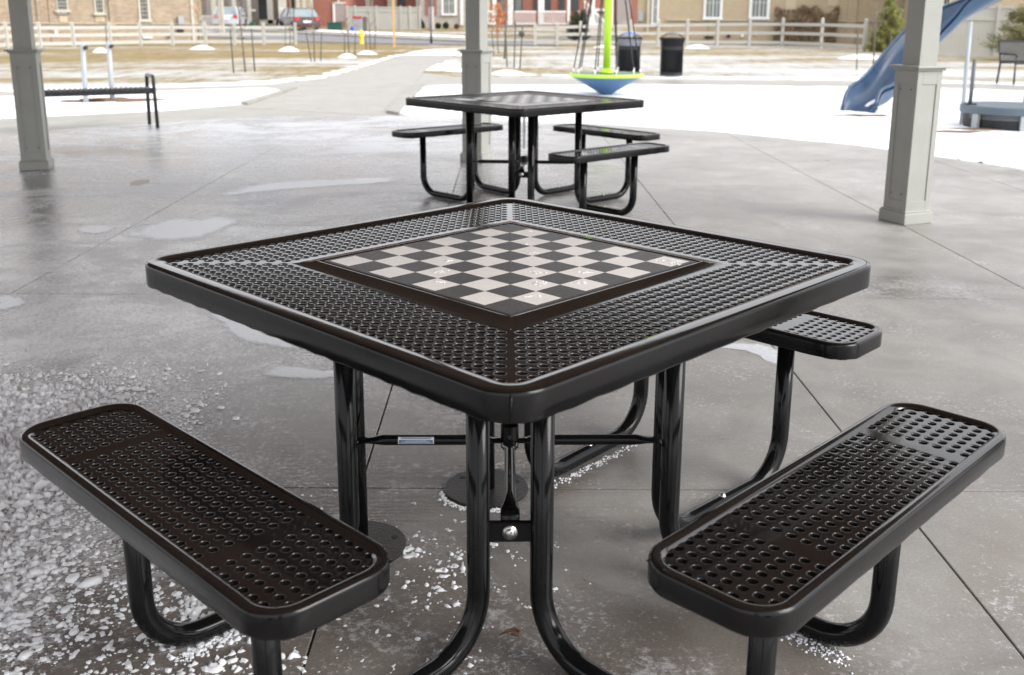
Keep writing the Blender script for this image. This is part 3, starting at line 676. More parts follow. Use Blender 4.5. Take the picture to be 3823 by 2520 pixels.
def cell(m, cx_, cy_, p, r, z, depth, nseg=16):
    """one square of the panel with its dimpled round hole"""
    base = len(m.v); k = nseg//4; sq = []
    h = p/2
    for i in range(nseg):
        a = 2*pi*i/nseg+pi/4; c, s = cos(a), sin(a); t = h/max(abs(c), abs(s)); sq.append((c*t, s*t))
    rb = .80 if depth > .01 else .93
    rings = [(None, 0.0), (min(r*1.28, h*.985), 0.0), (min(r*1.20, h*.955), -.00003), (r*1.12, -.00011), (r*1.05, -.00028), (r*1.0, -.0010), (r*.97, -.0030), (r*rb, -depth)]
    for rr, zz in rings:
        for i in range(nseg):
            if rr is None: x, y = sq[i]
            else:
                a = 2*pi*i/nseg+pi/4; x, y = rr*cos(a), rr*sin(a)
            m.v.append((cx_+x, cy_+y, z+zz))
    for j in range(len(rings)-1):
        for i in range(nseg):
            i2 = (i+1) % nseg; m.f.append((base+j*nseg+i, base+j*nseg+i2, base+(j+1)*nseg+i2, base+(j+1)*nseg+i))
def build_top(parent, z):
    prof = [(.006, -.050), (.001, -.0515), (0, -.048), (0, -.030), (0, -.0085), (.0008, -.005), (.003, -.0018), (.0065, -.0002), (.012, 0), (.026, -.0006), (.038, -.0012), (.0425, -.0028), (.0460, -.0062), (.0475, -.0078)]
    rim = rim_mb(.600, .600, .075, prof, .0016).build('rim', 'skirt', parent, True, (0, 0, z))
    # recoloured: top of the rim is glossier
    rim.data.materials.append(MT['vinyl'])
    n = len(rrect(.6, .6, .075)); 
    for i, pl in enumerate(rim.data.polygons):
        if i//n >= 6: pl.material_index = 1
    p = .0248; m = MB(); zp = z-.0070
    for s in range(4):
        mm = MB()
        for k in range(8):
            v = .372+k*p; cnt = 29+2*k
            for i in range(cnt): cell(mm, (i-(cnt-1)/2)*p, v, p, .0099, zp, .0085)
            e = cnt/2*p; a, b = v-p/2, v+p/2
            mm.poly([(a, a, zp), (b, a, zp), (b, b, zp), (a, b, zp)])
        a, b = .350, .372-p/2
        mm.poly([(-a, a, zp), (-b, b, zp), (b, b, zp), (a, a, zp)][::-1])
        c, d = cos(s*pi/2), sin(s*pi/2); n0 = len(m.v)
        m.v += [(x*c-y*d, x*d+y*c, zz) for x, y, zz in mm.v]; m.f += [tuple(i+n0 for i in f) for f in mm.f]
    pan = m.build('perforated_panel', 'vinyl', parent, True)
    fr = rim_mb(.352, .352, .012, [(0, -.0070), (.010, -.0068), (.022, -.0050), (.033, -.0036), (.041, -.0020), (.0445, -.0016), (.0465, -.0026), (.0475, -.010)])
    fr.build('board_frame', 'vinyl', parent, True, (0, 0, z))
    bd = rim_mb(.3015, .3015, .004, [(.0, -.012), (0, -.0055), (.001, -.0035), (.0035, -.0022), (.0085, -.0020)])
    n = len(rrect(.3, .3, .004)); bd.f.append(tuple(len(bd.v)-n+k for k in range(n)))
    b_ = bd.build('game_board', 'board', parent, False, (0, 0, z))
    MB().lathe([(.0001, .0), (.0035, .0), (.0042, -.006)], 12, (.3035, .3035, z-.0035)).build('corner_rivet', 'zinc', parent, True)
    return rim
def build_seat_mesh():
    m = MB(); p = .0267; hx, hy = .470, .125
    def inside(x, y, d):
        r = .070; ax, ay = abs(x), abs(y); cx_, cy_ = hx-r, hy-r
        if ax > cx_ and ay > cy_: return math.hypot(ax-cx_, ay-cy_) < r-d
        return ax < hx-d and ay < hy-d
    cols = [(i-8.5)*p for i in range(18)]; ends = [10.5*p+i*p for i in range(7)]; cols += ends+[-e for e in ends]
    for x in cols:
        for j in range(8):
            y = (j-3.5)*p
            if inside(x, y, .0255): cell(m, x, y, p, .0084, 0, .013)
            elif inside(x, y, .012):
                h = p/2; m.poly([(x-h, y-h, 0), (x+h, y-h, 0), (x+h, y+h, 0), (x-h, y+h, 0)])
    for s in (1, -1):
        a, b = sorted((s*9*p, s*10*p)); m.poly([(a, -4*p, 0), (b, -4*p, 0), (b, 4*p, 0), (a, 4*p, 0)])
    pan = m.mesh('perforated_panel', MT['vinyl'], True)
    prof = [(.006, -.041), (.001, -.0425), (0, -.039), (0, -.025), (0, -.009), (.0009, -.0055), (.0032, -.002), (.007, -.0003), (.012, 0), (.018, -.0008), (.022, -.0030), (.0245, -.0058), (.0262, -.0075)]
    rm = rim_mb(hx, hy, .070, prof, .0014); rim = rm.mesh('rim', MT['skirt'], True); rim.materials.append(MT['vinyl'])
    n = len(rrect(hx, hy, .07))
    for i, pl in enumerate(rim.polygons):
        if i//n >= 6: pl.material_index = 1
    return pan, rim
SEAT_PAN, SEAT_RIM = build_seat_mesh()
def arc(p, c, q, r, n=8):
    """round the corner p-c-q"""
    p, c, q = Vector(p), Vector(c), Vector(q); a = (p-c).normalized(); b = (q-c).normalized()
    ang = a.angle(b); t = r/math.tan(ang/2); s, e = c+a*t, c+b*t; o = c+(a+b).normalized()*(r/sin(ang/2)); out = []
    for i in range(n+1):
        w_ = i/n; v = (s-o).normalized().slerp((e-o).normalized(), w_); out.append(o+v*r)
    return out
def make_table(label, loc, rz):
    T = thing('picnic_table', label, 'picnic table', loc, rz, 'square game tables with three attached benches')
    top = bpy.data.objects.new('table_top', MB().box(0, 0, TZ-.030, .56, .05, .012).box(0, 0, TZ-.031, .05, .56, .010).mesh('table_top', MT['tube'])); COL.objects.link(top); top.parent = T
    build_top(top, TZ)
    TR = .0235; zs = .483
    # three sides carry benches: u+, v+, u-   (local x = u, y = v)
    for sid, (ang, cu, lv, off) in enumerate(((0, .815, .236, 0), (pi/2, .833, .236, .018), (pi, .845, .246, -.008))):
        c, s = cos(ang), sin(ang)
        R = lambda x, y, z: (x*c-y*s, x*s+y*c, z)
        st = bpy.data.objects.new('seat', None); COL.objects.link(st); st.parent = T; st.location = R(cu, off, zs); st.rotation_euler = (0, 0, ang+pi/2)
        put('perforated_panel', SEAT_PAN, st, (0, 0, -.0065)); put('rim', SEAT_RIM, st)
        MB().box(0, 0, -.028, .6, .03, .01).build('cross_bar', 'tube', st)
        for sg in (1, -1):
            A_ = R(.309, sg*.219, .712); B_ = R(.309, sg*.219, TR+.001); C_ = R(cu-.012, sg*lv, TR+.001); D_ = R(cu-.008, sg*lv, zs-.035)
            pts = [A_]+arc(A_, B_, C_, .125, 10)+arc(B_, C_, D_, .125, 10)+[D_]
            lg = MB().tube(pts, TR, 20).build('leg', 'tube', T, True)
            mid = (Vector(B_)+Vector(C_))/2
            cb = MB().lathe([(0.0001, .012), (.007, .010), (.010, .004), (.011, 0)], 10, (mid[0], mid[1], TR*2-.004)).build('bolt', 'zinc', lg, True)
    # the open side: two straight legs on round plates (v-)
    for sg in (1, -1):
        x, y = sg*.219, -.309
        lg = MB().tube([(x, y, .008), (x, y, .712)], TR, 20).build('leg', 'tube', T, True)
        pl = MB().lathe([(0.0001, .0085), (.115, .0085), (.1165, .007), (.1165, 0)], 40, (x, y-.0, 0)).build('base_plate', 'plate', lg, False)
        for a in (0.6, 2.7, 4.8):
            bx_, by_ = x+.09*cos(a), y+.09*sin(a)
            MB().lathe([(.0085, .0088), (.0085, .0092), (.0001, .0092)], 12, (bx_, by_, 0)).build('bolt_hole', 'blacknet', lg)
    # corner plates between paired legs, with bolts
    for k in range(4):
        a = pi/4+k*pi/2; c, s = cos(a), sin(a); rad = .3735
        pl = MB().box(0, 0, .281, .014, .092, .040).build('corner_plate', 'tube', T); pl.location = (c*rad, s*rad, 0); pl.rotation_euler = (0, 0, a)
        bo = MB().lathe([(.0001, .0075), (.006, .0068), (.0095, .0035), (.0105, .001), (.0155, .001), (.0155, 0)], 20); bo.v = [(v[2]+.007, v[0], v[1]+.281) for v in bo.v]
        bo = bo.build('bolt', 'zinc', pl, True)
        sl0 = MB().bar((.0145, -.004, .275), (.0145, .004, .287), .0012, .0016).build('slot', 'screw', bo)
    # umbrella brace: four flattened tubes meeting in a collar
    def flat_end(t):   # t 0..1 along, width/height factors
        e = min(t, 1-t); return e
    for k in range(4):
        a = pi/4+k*pi/2; c, s = cos(a), sin(a); rings = []
        for i, r_ in enumerate([.020, .028, .040, .060, .075, .12, .2, .285, .300, .318, .340, .3475, .352, .3645, .3645]):
            ww, hh, z = .0125, .0125, .313
            if r_ < .06 or r_ > .30:
                f = 1 if (r_ <= .045 or r_ > .33) else .5
                ww = .0125+(.0195-.0125)*f; hh = .0125+(.0032-.0125)*f
            if k in (0, 2): pass
            if r_ > .35: z = .313-.030*min(1, (r_-.345)/.010)
            if i == 14: z = .262
            if r_ >= .3645: ring = [(r_+(.0032*cos(t)), ww*sin(t), z if i == 14 else .300) for t in np.linspace(0, 2*pi, 14, endpoint=False)]
            else: ring = [(r_, ww*cos(t), z+hh*sin(t)) for t in np.linspace(0, 2*pi, 14, endpoint=False)]
            if i == 11: ring = [(r_+.004, ww*cos(t), .312+hh*sin(t)) for t in np.linspace(0, 2*pi, 14, endpoint=False)]
            if i == 12: ring = [(.3595+.003*sin(t), ww*cos(t), .309+.001*sin(t)) for t in np.linspace(0, 2*pi, 14, endpoint=False)]
            if i >= 13: ring = [(.3625+.003*sin(t), ww*cos(t), .296 if i == 13 else .262) for t in np.linspace(0, 2*pi, 14, endpoint=False)]
            rings.append([(x*c-y*s, x*s+y*c, z_) for x, y, z_ in ring])
        MB().sweep(rings).build('brace', 'tube', T, True)
    MB().lathe([(.0185, .300), (.0185, .352), (.0195, .353), (.0215, .352), (.0215, .296), (.0185, .296)], 28).build('umbrella_collar', 'tube', T, True, angle=.6)
    hole = MB().lathe([(.0001, .0), (.0055, .0)], 14); hole.v = [(v[0]+0, .0, v[1]) for v in hole.v]
    a = pi/4; hole.v = [((.0217)*cos(a)-x*sin(a), (.0217)*sin(a)+x*cos(a), z+.328) for x, y, z in hole.v]
    hole.build('pin_hole', 'blacknet', T)
    return T
T1 = make_table('nearest black perforated metal game table with chessboard top and three benches, filling the foreground', (0, 0, 0), radians(225))
# fluted umbrella tube stub under the near top
s_ = MB(); rg = []
for z in (.405, .440, .7): rg.append([((.0095+.0014*(k % 2))*cos(2*pi*k/28), (.0095+.0014*(k % 2))*sin(2*pi*k/28), z) for k in range(28)])
s_.sweep(rg); s_.f.append(tuple(range(28))[::-1]); s_.build('umbrella_tube', 'chrome', T1)
T2 = copy_tree(T1); T2.location = (.108, 4.70, 0); T2.rotation_euler = (0, 0, radians(311.5))
T2['label'] = 'smaller distant black game table standing beyond the near one, in front of the grey post'
# maker's label on the left brace of the near table (white border, blue field, pale print lines)
lab = MB(); TL = .0131
def onbrace(r0_, r1_, t0, t1, rad):
    m = MB(); n0 = 6; rings = []
    for r_ in (r0_, r1_): rings.append([(-r_, -rad*cos(t), .313+rad*sin(t)) for t in np.linspace(t0, t1, n0)])
    m.sweep(rings, False); return m
def lbl(r0_, r1_, t0, t1, rad, mat, par):
    m = onbrace(r0_, r1_, t0, t1, rad)
    o = m.build('maker_label', mat, par)
    return o
br = [o for o in T1.children if o.name.startswith('brace')]
# world -x side brace: undo the table's turn
def to_T(o):
    c, s = cos(radians(-225)), sin(radians(-225)); o.data.vertices.foreach_set('co', np.array([(v.co.x*c-v.co.y*s, v.co.x*s+v.co.y*c, v.co.z) for v in o.data.vertices]).ravel()); o.data.update()
lb = lbl(.178, .262, -.35, .95, .0133, 'lwhite', T1); to_T(lb)
l2 = lbl(.1805, .2595, -.28, .42, .0136, 'lblue', lb); l2.name = 'print_field'; to_T(l2)
for (t0, t1, a, b) in ((.58, .70, .185, .255), (.80, .88, .182, .258), (.02, .09, .188, .252), (-.16, -.10, .184, .256), (.20, .26, .195, .245)):
    l3 = lbl(a, b, t0, t1, .01385, 'lwhite' if t0 < .5 else 'lblue', lb); l3.name = 'print_line'; to_T(l3)
# weld drips / seam at the near corner, small burr at the board corner
m = MB().tube([(.0, -.0, 0), (.002, 0, -.044)], .0012, 6); sm_ = m.build('seam', 'skirt', T1, True); sm_.location = (.578, .578, TZ-.006); sm_.rotation_euler = (0, 0, 0)
# peeling laminate on the near board
def flakes(px, py, n, spread, big=1.0):
    c = G(px, py, TZ-.0018)
    for k in range(n):
        m = MB(); x, y = c[0]+rng.normal(0, spread), c[1]+rng.normal(0, spread*.8); a = rng.uniform(0, pi); L = rng.uniform(.002, .007)*big; w_ = L*rng.uniform(.25, .6)
        pts = []
        for t in np.linspace(0, 2*pi, 7, endpoint=False):
            q = (cos(t)*L*rng.uniform(.6, 1.2), sin(t)*w_*rng.uniform(.5, 1.3)); pts.append((x+q[0]*cos(a)-q[1]*sin(a), y+q[0]*sin(a)+q[1]*cos(a)))
        FL.prism(pts, TZ-.0021, TZ-.0012+rng.uniform(0, .0006))
FL = MB()
for px, py, n, sp_ in ((1022, 630, 16, .008), (1042, 605, 8, .007), (1024, 655, 9, .006), (1232, 537, 6, .006), (1222, 567, 5, .005), (1237, 586, 14, .007), (1245, 632, 22, .009), (1358, 633, 12, .007), (1250, 657, 20, .008), (1352, 657, 6, .006), (1244, 688, 18, .008), (1560, 608, 40, .013)):
    flakes(px, py, n, sp_)
fo = FL.build('peeling_flakes', 'flake'); fo.parent = T1
c, s = cos(radians(-225)), sin(radians(-225)); fo.data.vertices.foreach_set('co', np.array([(v.co.x*c-v.co.y*s, v.co.x*s+v.co.y*c, v.co.z) for v in fo.data.vertices]).ravel()); fo['kind'] = 'stuff'

# ============================================================ snow crumbs on the slab
def vnoise(X, Y, f, seed):
    """smooth lattice noise, 0..1"""
    r = np.random.default_rng(seed).random((256, 256)); x, y = X*f+37.3, Y*f+91.7; xi, yi = np.floor(x).astype(int), np.floor(y).astype(int); u, v = x-xi, y-yi
    u, v = u*u*(3-2*u), v*v*(3-2*v); g = lambda a, b: r[a % 256, b % 256]
    return (g(xi, yi)*(1-u)+g(xi+1, yi)*u)*(1-v)+(g(xi, yi+1)*(1-u)+g(xi+1, yi+1)*u)*v
def slush():
    st = .0041; X = np.arange(-2.9, .15, st); Y = np.arange(-.62, 1.75, st); gx, gy = np.meshgrid(X, Y)
    wx = gx+.03*(vnoise(gx, gy, 9, 1)-.5); wy = gy+.03*(vnoise(gx, gy, 9, 2)-.5)
    big = .5*vnoise(wx, wy, 3.1, 3)+.3*vnoise(wx, wy, 7.3, 4)+.2*vnoise(wx, wy, 15, 5)
    fine = .30*vnoise(wx, wy, 46, 6)+.40*vnoise(wx, wy, 98, 7)+.30*vnoise(wx, wy, 190, 8)
    edge = -1.0-.13*gy; cov = np.clip((edge-gx)/.55+.45, 0, 1)*np.clip((1.75-gy)/.75, 0, 1)
    cov2 = np.clip(np.exp(-((gx+.62)/.34)**2)*np.clip((.3-gy)/.45, 0, 1), 0, 1)*.62
    cov3 = np.exp(-((gx+.22)/.22)**2)*np.exp(-((gy+.02)/.2)**2)*.45
    cov = np.maximum(np.maximum(cov, cov2), cov3)
    h = .78*fine+.22*big-(.765-.34*cov)
    h = np.where(cov < .02, -1, h); Z = np.where(h > 0, .0190*(np.clip(h, 0, 1)/.25)**.9*(.5+.5*cov), -.002)
    Z += np.where(h > 0, .0022*(vnoise(gx, gy, 210, 9)-.5), 0)
    nx = len(X); up = Z > 0; K = up.copy(); K[1:] |= up[:-1]; K[:-1] |= up[1:]; K2 = K.copy(); K2[:, 1:] |= K[:, :-1]; K2[:, :-1] |= K[:, 1:]
    jj, ii = np.nonzero(K2[:-1, :-1] & K2[1:, :-1] & K2[:-1, 1:] & K2[1:, 1:]); q = np.stack([jj*nx+ii, jj*nx+ii+1, (jj+1)*nx+ii+1, (jj+1)*nx+ii], 1)
    zz = Z.ravel()[q].max(1) > 0; q = q[zz]; used = np.zeros(Z.size, bool); used[q.ravel()] = True; idx = np.cumsum(used)-1
    V = np.column_stack([gx.ravel()[used]+rng.normal(0, .0009, used.sum()), gy.ravel()[used]+rng.normal(0, .0009, used.sum()), Z.ravel()[used]]).astype(np.float32); F = idx[q].astype(np.int32)
    me = bpy.data.meshes.new('granular_snow'); me.vertices.add(len(V)); me.vertices.foreach_set('co', V.ravel()); me.loops.add(F.size); me.loops.foreach_set('vertex_index', F.ravel())
    me.polygons.add(len(F)); me.polygons.foreach_set('loop_start', np.arange(0, F.size, 4, dtype=np.int32)); me.polygons.foreach_set('loop_total', np.full(len(F), 4, np.int32))
    me.polygons.foreach_set('use_smooth', [True]*len(F)); me.materials.append(MT['slush']); me.update(calc_edges=True); print('slush quads', len(F))
    ob = bpy.data.objects.new('granular_snow', me); COL.objects.link(ob); tag(ob, kind='stuff')
slush()
def crumbs():
    ph = (1+sqrt(5))/2
    iv = np.array([(-1, ph, 0), (1, ph, 0), (-1, -ph, 0), (1, -ph, 0), (0, -1, ph), (0, 1, ph), (0, -1, -ph), (0, 1, -ph), (ph, 0, -1), (ph, 0, 1), (-ph, 0, -1), (-ph, 0, 1)])/sqrt(1+ph*ph)
    fi = np.array([(0, 11, 5), (0, 5, 1), (0, 1, 7), (0, 7, 10), (0, 10, 11), (1, 5, 9), (5, 11, 4), (11, 10, 2), (10, 7, 6), (7, 1, 8), (3, 9, 4), (3, 4, 2), (3, 2, 6), (3, 6, 8), (3, 8, 9), (4, 9, 5), (2, 4, 11), (6, 2, 10), (8, 6, 7), (9, 8, 1)])
    V, F = [], []; k = 0
    def scatter(N_, dens, size, sp=(0, 0)):
        nonlocal k
        X = rng.uniform(-3.4, 1.3, N_*8); Y = rng.uniform(-.7, 4.4, N_*8); P = np.stack([X, Y], 1)
        d = dens(P); keep = rng.uniform(0, 1, len(P)) < d; P = P[keep][:N_]
        S_ = size*np.exp(rng.normal(0, .55, len(P)))
        for (x, y), s_ in zip(P, S_):
            s_ = min(s_, .022)
            v = iv*(1+rng.uniform(-.35, .35, (12, 1)))*s_*np.array([rng.uniform(.8, 1.6), rng.uniform(.7, 1.2), rng.uniform(.35, .75)])
            a = rng.uniform(0, pi); ca, sa = cos(a), sin(a)
            v = np.stack([v[:, 0]*ca-v[:, 1]*sa+x, v[:, 0]*sa+v[:, 1]*ca+y, v[:, 2]+s_*.18], 1)
            V.append(v); F.append(fi+12*k); k += 1
    patch = lambda P, s_: fnoise(P, s_, ((1.6, 1), (4, .6), (9, .4)))
    def d1(P):   # heavy field on the left, thinning to the right
        x, y = P[:, 0], P[:, 1]
        edge = -1.02+.10*(y)*-1+.12*patch(P, 1)*2
        f = np.clip((edge-x)/.35+.5, 0, 1)*np.clip((1.45-y)/.5, 0, 1)
        return np.clip(f*(.62+.9*patch(P, 3)), 0, 1)
    def d2(P):
        x, y = P[:, 0], P[:, 1]
        f = np.exp(-((x+.75)/.38)**2)*np.clip((.45-y)/.5, 0, 1)
        return np.clip(f*(.2+1.5*patch(P, 4)), 0, 1)
    def d3(P):
        x, y = P[:, 0], P[:, 1]
        f = np.exp(-((x+.18)/.30)**2)*np.exp(-((y+.12)/.26)**2)
        return np.clip(f*(.15+1.3*patch(P, 8)), 0, 1)
    def d4(P):   # faint speckle, far left
        x, y = P[:, 0], P[:, 1]
        f = np.clip((-.9-x)/.6, 0, 1)*np.clip((y-1.0)/.5, 0, 1)*np.clip((4.2-y)/.8, 0, 1)
        return np.clip(f*(.1+1.3*patch(P, 6)), 0, 1)
    scatter(20000, d1, .0028); scatter(1600, d1, .0046); scatter(2600, d2, .0028); scatter(380, d2, .0058); scatter(1500, d3, .0022); scatter(160, d3, .0042)
    # rims of snow against plates and tube feet
    def ringy(cx_, cy_, r, a0, a1, n, s_):
        nonlocal k
        n = int(n*3); s_ = s_*.6
        for _ in range(n):
            a = rng.uniform(a0, a1); rr = r+abs(rng.normal(0, .008)); sz = s_*rng.uniform(.5, 1.5)
            v = iv*(1+rng.uniform(-.3, .3, (12, 1)))*sz*np.array([1, 1, .6])+np.array([cx_+cos(a)*rr, cy_+sin(a)*rr, sz*.3]); V.append(v); F.append(fi+12*k); k += 1
    def line(p, q, n, s_, off=.0, w_=.006):
        nonlocal k
        n = int(n*3); s_ = s_*.55
        p, q = np.array(p), np.array(q)
        for _ in range(n):
            t = rng.uniform(0, 1); c = p+(q-p)*t+rng.normal(0, w_, 2); sz = s_*rng.uniform(.4, 1.4)
            v = iv*(1+rng.uniform(-.3, .3, (12, 1)))*sz*np.array([1, 1, .6])+np.array([c[0], c[1], sz*.3]); V.append(v); F.append(fi+12*k); k += 1
    U = lambda u, v: ((v-u)*sqrt(.5), -(u+v)*sqrt(.5))
    for u in (.219, -.219):
        x, y = U(u, -.309); ringy(x, y, .122, radians(190), radians(290), 45, .007)
    line(U(.42, .225+.03), U(.78, .235+.03), 60, .007, w_=.008); line(U(.42, -.225+.028), U(.75, -.235+.03), 110, .008, w_=.009)
    line(U(-.235+.03, .45), U(-.235+.03, .78), 110, .006, w_=.014); line(U(-.45, .225+.03), U(-.8, .24+.03), 80, .0065, w_=.008)
    line(U(-.35, -.22+.03), U(-.8, -.23+.03), 70, .006, w_=.008)
    line(G(240, 1129)[:2], G(30, 1129)[:2], 20, .003)
    V = np.concatenate(V); F = np.concatenate(F); me = bpy.data.meshes.new('snow_crumbs')
    me.vertices.add(len(V)); me.vertices.foreach_set('co', V.ravel()); me.loops.add(F.size); me.loops.foreach_set('vertex_index', F.ravel().astype(np.int32))
    me.polygons.add(len(F)); me.polygons.foreach_set('loop_start', np.arange(0, F.size, 3, dtype=np.int32)); me.polygons.foreach_set('loop_total', np.full(len(F), 3, np.int32))
    me.polygons.foreach_set('use_smooth', [True]*len(F)); me.materials.append(MT['slush']); me.update(calc_edges=True); me.validate()
    ob = bpy.data.objects.new('snow_crumbs', me); COL.objects.link(ob); tag(ob, kind='stuff')
crumbs()
# the shrivelled leaf
c = G(1190, 1475); m = MB()
m.tube([(c[0]-.028, c[1]-.006, .004), (c[0]-.012, c[1]+.004, .006), (c[0]+.004, c[1]+.007, .009), (c[0]+.016, c[1]+.002, .007), (c[0]+.012, c[1]-.007, .005), (c[0]-.004, c[1]-.006, .006)], [.001, .003, .0045, .004, .003, .001], 7)
tag(m.build('dead_leaf', simple('brown_leaf', (.12, .05, .025), .7, .4, 90), smooth=True), 'curled brown dead leaf lying on the slab between the near table legs', 'leaf')

# ============================================================ PLAYGROUND AND PARK
# slatted bench on the left
a_ = Vector(G(350, 205, .45)); b_ = Vector(G(70, 213, .45)); L = (b_-a_).length; ang = atan2(b_.y-a_.y, b_.x-a_.x)
bn = thing('park_bench', 'long black backless bench of cross slats with hooped arm, beside the left post', 'bench', (a_.x, a_.y, 0), ang)
sl_ = MB().tube([(0, -.2, 0), (0, .2, 0)], .019, 8).mesh('slat', MT['blacksteel'], True)
for k in range(int(L/.056)+1): put('slat', sl_, bn, (.02+k*.056, 0, .447), (radians(0), 0, 0))
for sy in (-.2, .2): MB().box(L/2, sy, .425, L, .02, .05).build('side_rail', 'blacksteel', bn)
for x in (.0, L):
    h = MB(); pt = [(x+.0, -.25, 0), (x, -.21, .45), (x, -.19, .64)]; q = arc((x, -.19, .56), (x, -.18, .60), (x, .17, .60), .03, 4); q2 = arc((x, -.17, .60), (x, .19, .60), (x, .2, .4), .03, 4)
    h.tube([(x, -.24, 0), (x, -.205, .43)]+q+q2+[(x, .205, .43), (x, .24, 0)], .022, 8); h.build('arm_hoop', 'blacksteel', bn, True)
# two grey posts behind it
for i, (px, yb, pt, lab_) in enumerate(((200, 243.6, (190, 103), 'left one of two pale grey posts with black caps rising behind the slatted bench'), (262, 239.6, (250, 100), 'right one of two pale grey posts with black caps rising behind the slatted bench'))):
    g_ = G(px, yb); t = A(pt[0]+2, pt[1], g_[1]); h_ = t[2]
    gp_ = thing('bollard_post', lab_, 'post', g_, 0, 'pale grey posts behind the bench')
    MB().tube([(0, 0, 0), (t[0]-g_[0], 0, h_)], .036, 16).build('shaft', 'grey', gp_, True)
    MB().tube([(t[0]-g_[0]+.03, -.02, h_-.05), (t[0]-g_[0]+.07, -.03, h_-.04)], .028, 10).build('clamp', 'blacksteel', gp_, True)
# litter bins
def bin_(px, yb, label, lidmat, band):
    c = G(px, yb); c = (c[0], c[1]+.26, 0); T = thing('litter_bin', label, 'litter bin', c, 0, 'black slatted litter bins by the footpath')
    m = MB(); n = 28
    for k in range(n):
        a = 2*pi*k/n; r = .255
        pr = [(r, .06), (r, .66), (r+.004, .74), (r+.03, .84), (r+.045, .86)]
        for i in range(len(pr)-1):
            p = (pr[i][0]*cos(a), pr[i][0]*sin(a), pr[i][1]); q = (pr[i+1][0]*cos(a), pr[i+1][0]*sin(a), pr[i+1][1]); m.bar(p, q, .038 if p[2] < .66 else .024, .008)
    o = m.build('slats', 'blacksteel', T); o['kind'] = 'stuff'
    for pr_ in ([(.262, .02), (.262, .10), (.25, .10), (.25, .02)], [(.262, .60), (.262, .68), (.25, .68), (.25, .60)], [(.31, .85), (.31, .875), (.285, .875), (.285, .85)]): MB().lathe(pr_, 36).build('hoop', 'blacksteel', T, True, angle=.5)
    MB().lathe([(.0001, .05), (.235, .05), (.235, .70)], 30).build('liner', 'blacknet', T, True)
    MB().lathe([(.238, .69), (.245, .80), (.27, .85)], 30).build('bag', band, T, True)
    MB().lathe([(.0001, 1.0), (.12, .985), (.20, .945), (.205, .94), (.12, .965), (.0001, .975)], 28, (.0, 0, 0)).build('lid', lidmat, T, True)
    for q_ in (1, -1): MB().tube([(q_*.26, 0, .86), (q_*.22, 0, .91), (q_*.1, 0, .96)], .012, 8).build('lid_bracket', 'blacksteel', T, True)
bin_(1463, 178, 'litter bin with pale liner and blue domed lid, behind the spinner ropes', 'bluelid', 'bag')
bin_(1563, 178.5, 'all black litter bin with grey domed lid, right of the other bin', 'darkgrey', 'blacknet')
# spinner
c = G(1408, 224); SP = thing('spinner_climber', 'playground spinner with lime pole, hanging ropes and blue cone base', 'spinner', c)
MB().lathe([(.0001, 0), (.07, 0), (.07, .02), (.10, .04), (.15, .075), (.60, .335), (.60, .345), (.0001, .345)], 48).build('cone', 'cone', SP, True, angle=.5)
MB().lathe([(.60, .335), (.625, .34), (.635, .365), (.625, .388), (.60, .392), (.585, .388)], 48).build('rim_ring', 'lime', SP, True)
MB().lathe([(.0001, .389), (.60, .389)], 48).build('deck', 'darkgrey', SP)
MB().lathe([(.13, .389), (.125, .42), (.08, .455), (.06, .47)], 28).build('pole_collar', 'lime', SP, True)
MB().tube([(0, 0, .4), (0, 0, 3.3)], .062, 24).build('pole', 'lime', SP, True)
MB().tube([(0, 0, .392), (0, 0, .40)], .15, 24).build('collar_plate', 'blacknet', SP, True)
for k in range(10):
    a = 2*pi*k/10+.5; x, y = .56*cos(a), .56*sin(a)
    MB().tube([(x, y, .389), (x*1.01, y*1.01, .47)], .014, 8).build('rope_anchor', 'white', SP, True)
    MB().tube([(x, y, .46), (.04*cos(a), .04*sin(a), 3.25)], .010, 6).build('rope', 'rope', SP, True)
# slide
LE = [(1957, 252, 11.95), (1971, 207, 12.15), (2009, 178, 12.45), (2050, 128, 12.85), (2103, 70, 13.1), (2150, 40, 13.2), (2191, 17, 13.2), (2245, -4, 13.2), (2340, -45, 13.1), (2450, -100, 13.0)]
RE_ = [(2034, 246, 11.6), (2046, 211, 11.75), (2080, 193, 12.0), (2118, 150, 12.25), (2155, 108, 12.4), (2187, 68, 12.45), (2222, 32, 12.45), (2258, -8, 12.4), (2350, -70, 12.3), (2460, -150, 12.2)]
L3 = [np.array(A(*p)) for p in LE]; R3 = [np.array(A(*p)) for p in RE_]
def resamp(P, n):
    P = np.array(P); t = np.linspace(0, len(P)-1, n); out = []
    for v in t:
        i = min(int(v), len(P)-2); u = v-i; p0, p1, p2, p3 = P[max(i-1, 0)], P[i], P[i+1], P[min(i+2, len(P)-1)]
        out.append(.5*((2*p1)+(-p0+p2)*u+(2*p0-5*p1+4*p2-p3)*u*u+(-p0+3*p1-3*p2+p3)*u**3))
    return out
L3, R3 = resamp(L3, 34), resamp(R3, 34); org = (L3[0]+R3[0])/2; org[2] = 0
SLD = thing('slide', 'curved blue plastic slide coming down from the upper right behind the right post', 'slide', tuple(org))
rin, rout = [], []; dep = .25; NP = 17
for i in range(34):
    l, r = L3[i]-org, R3[i]-org; ring, ro = [], []
    side = r-l; down = np.array([0, 0, -1.0]); fac = .50 if i < 2 else (.75 if i < 4 else 1)
    for k in range(NP):
        t = k/(NP-1); u = 2*t-1; prof = 1-abs(u)**4.5
        p = l+side*t+down*dep*fac*prof; q = l+side*(t*1.12-.06)+down*(dep*fac*prof+.045)
        ring.append(tuple(p)); ro.append(tuple(q))
    rin.append(ring); rout.append(ro)
m = MB(); m.sweep(rin, False); m.build('chute', 'slide', SLD, True)
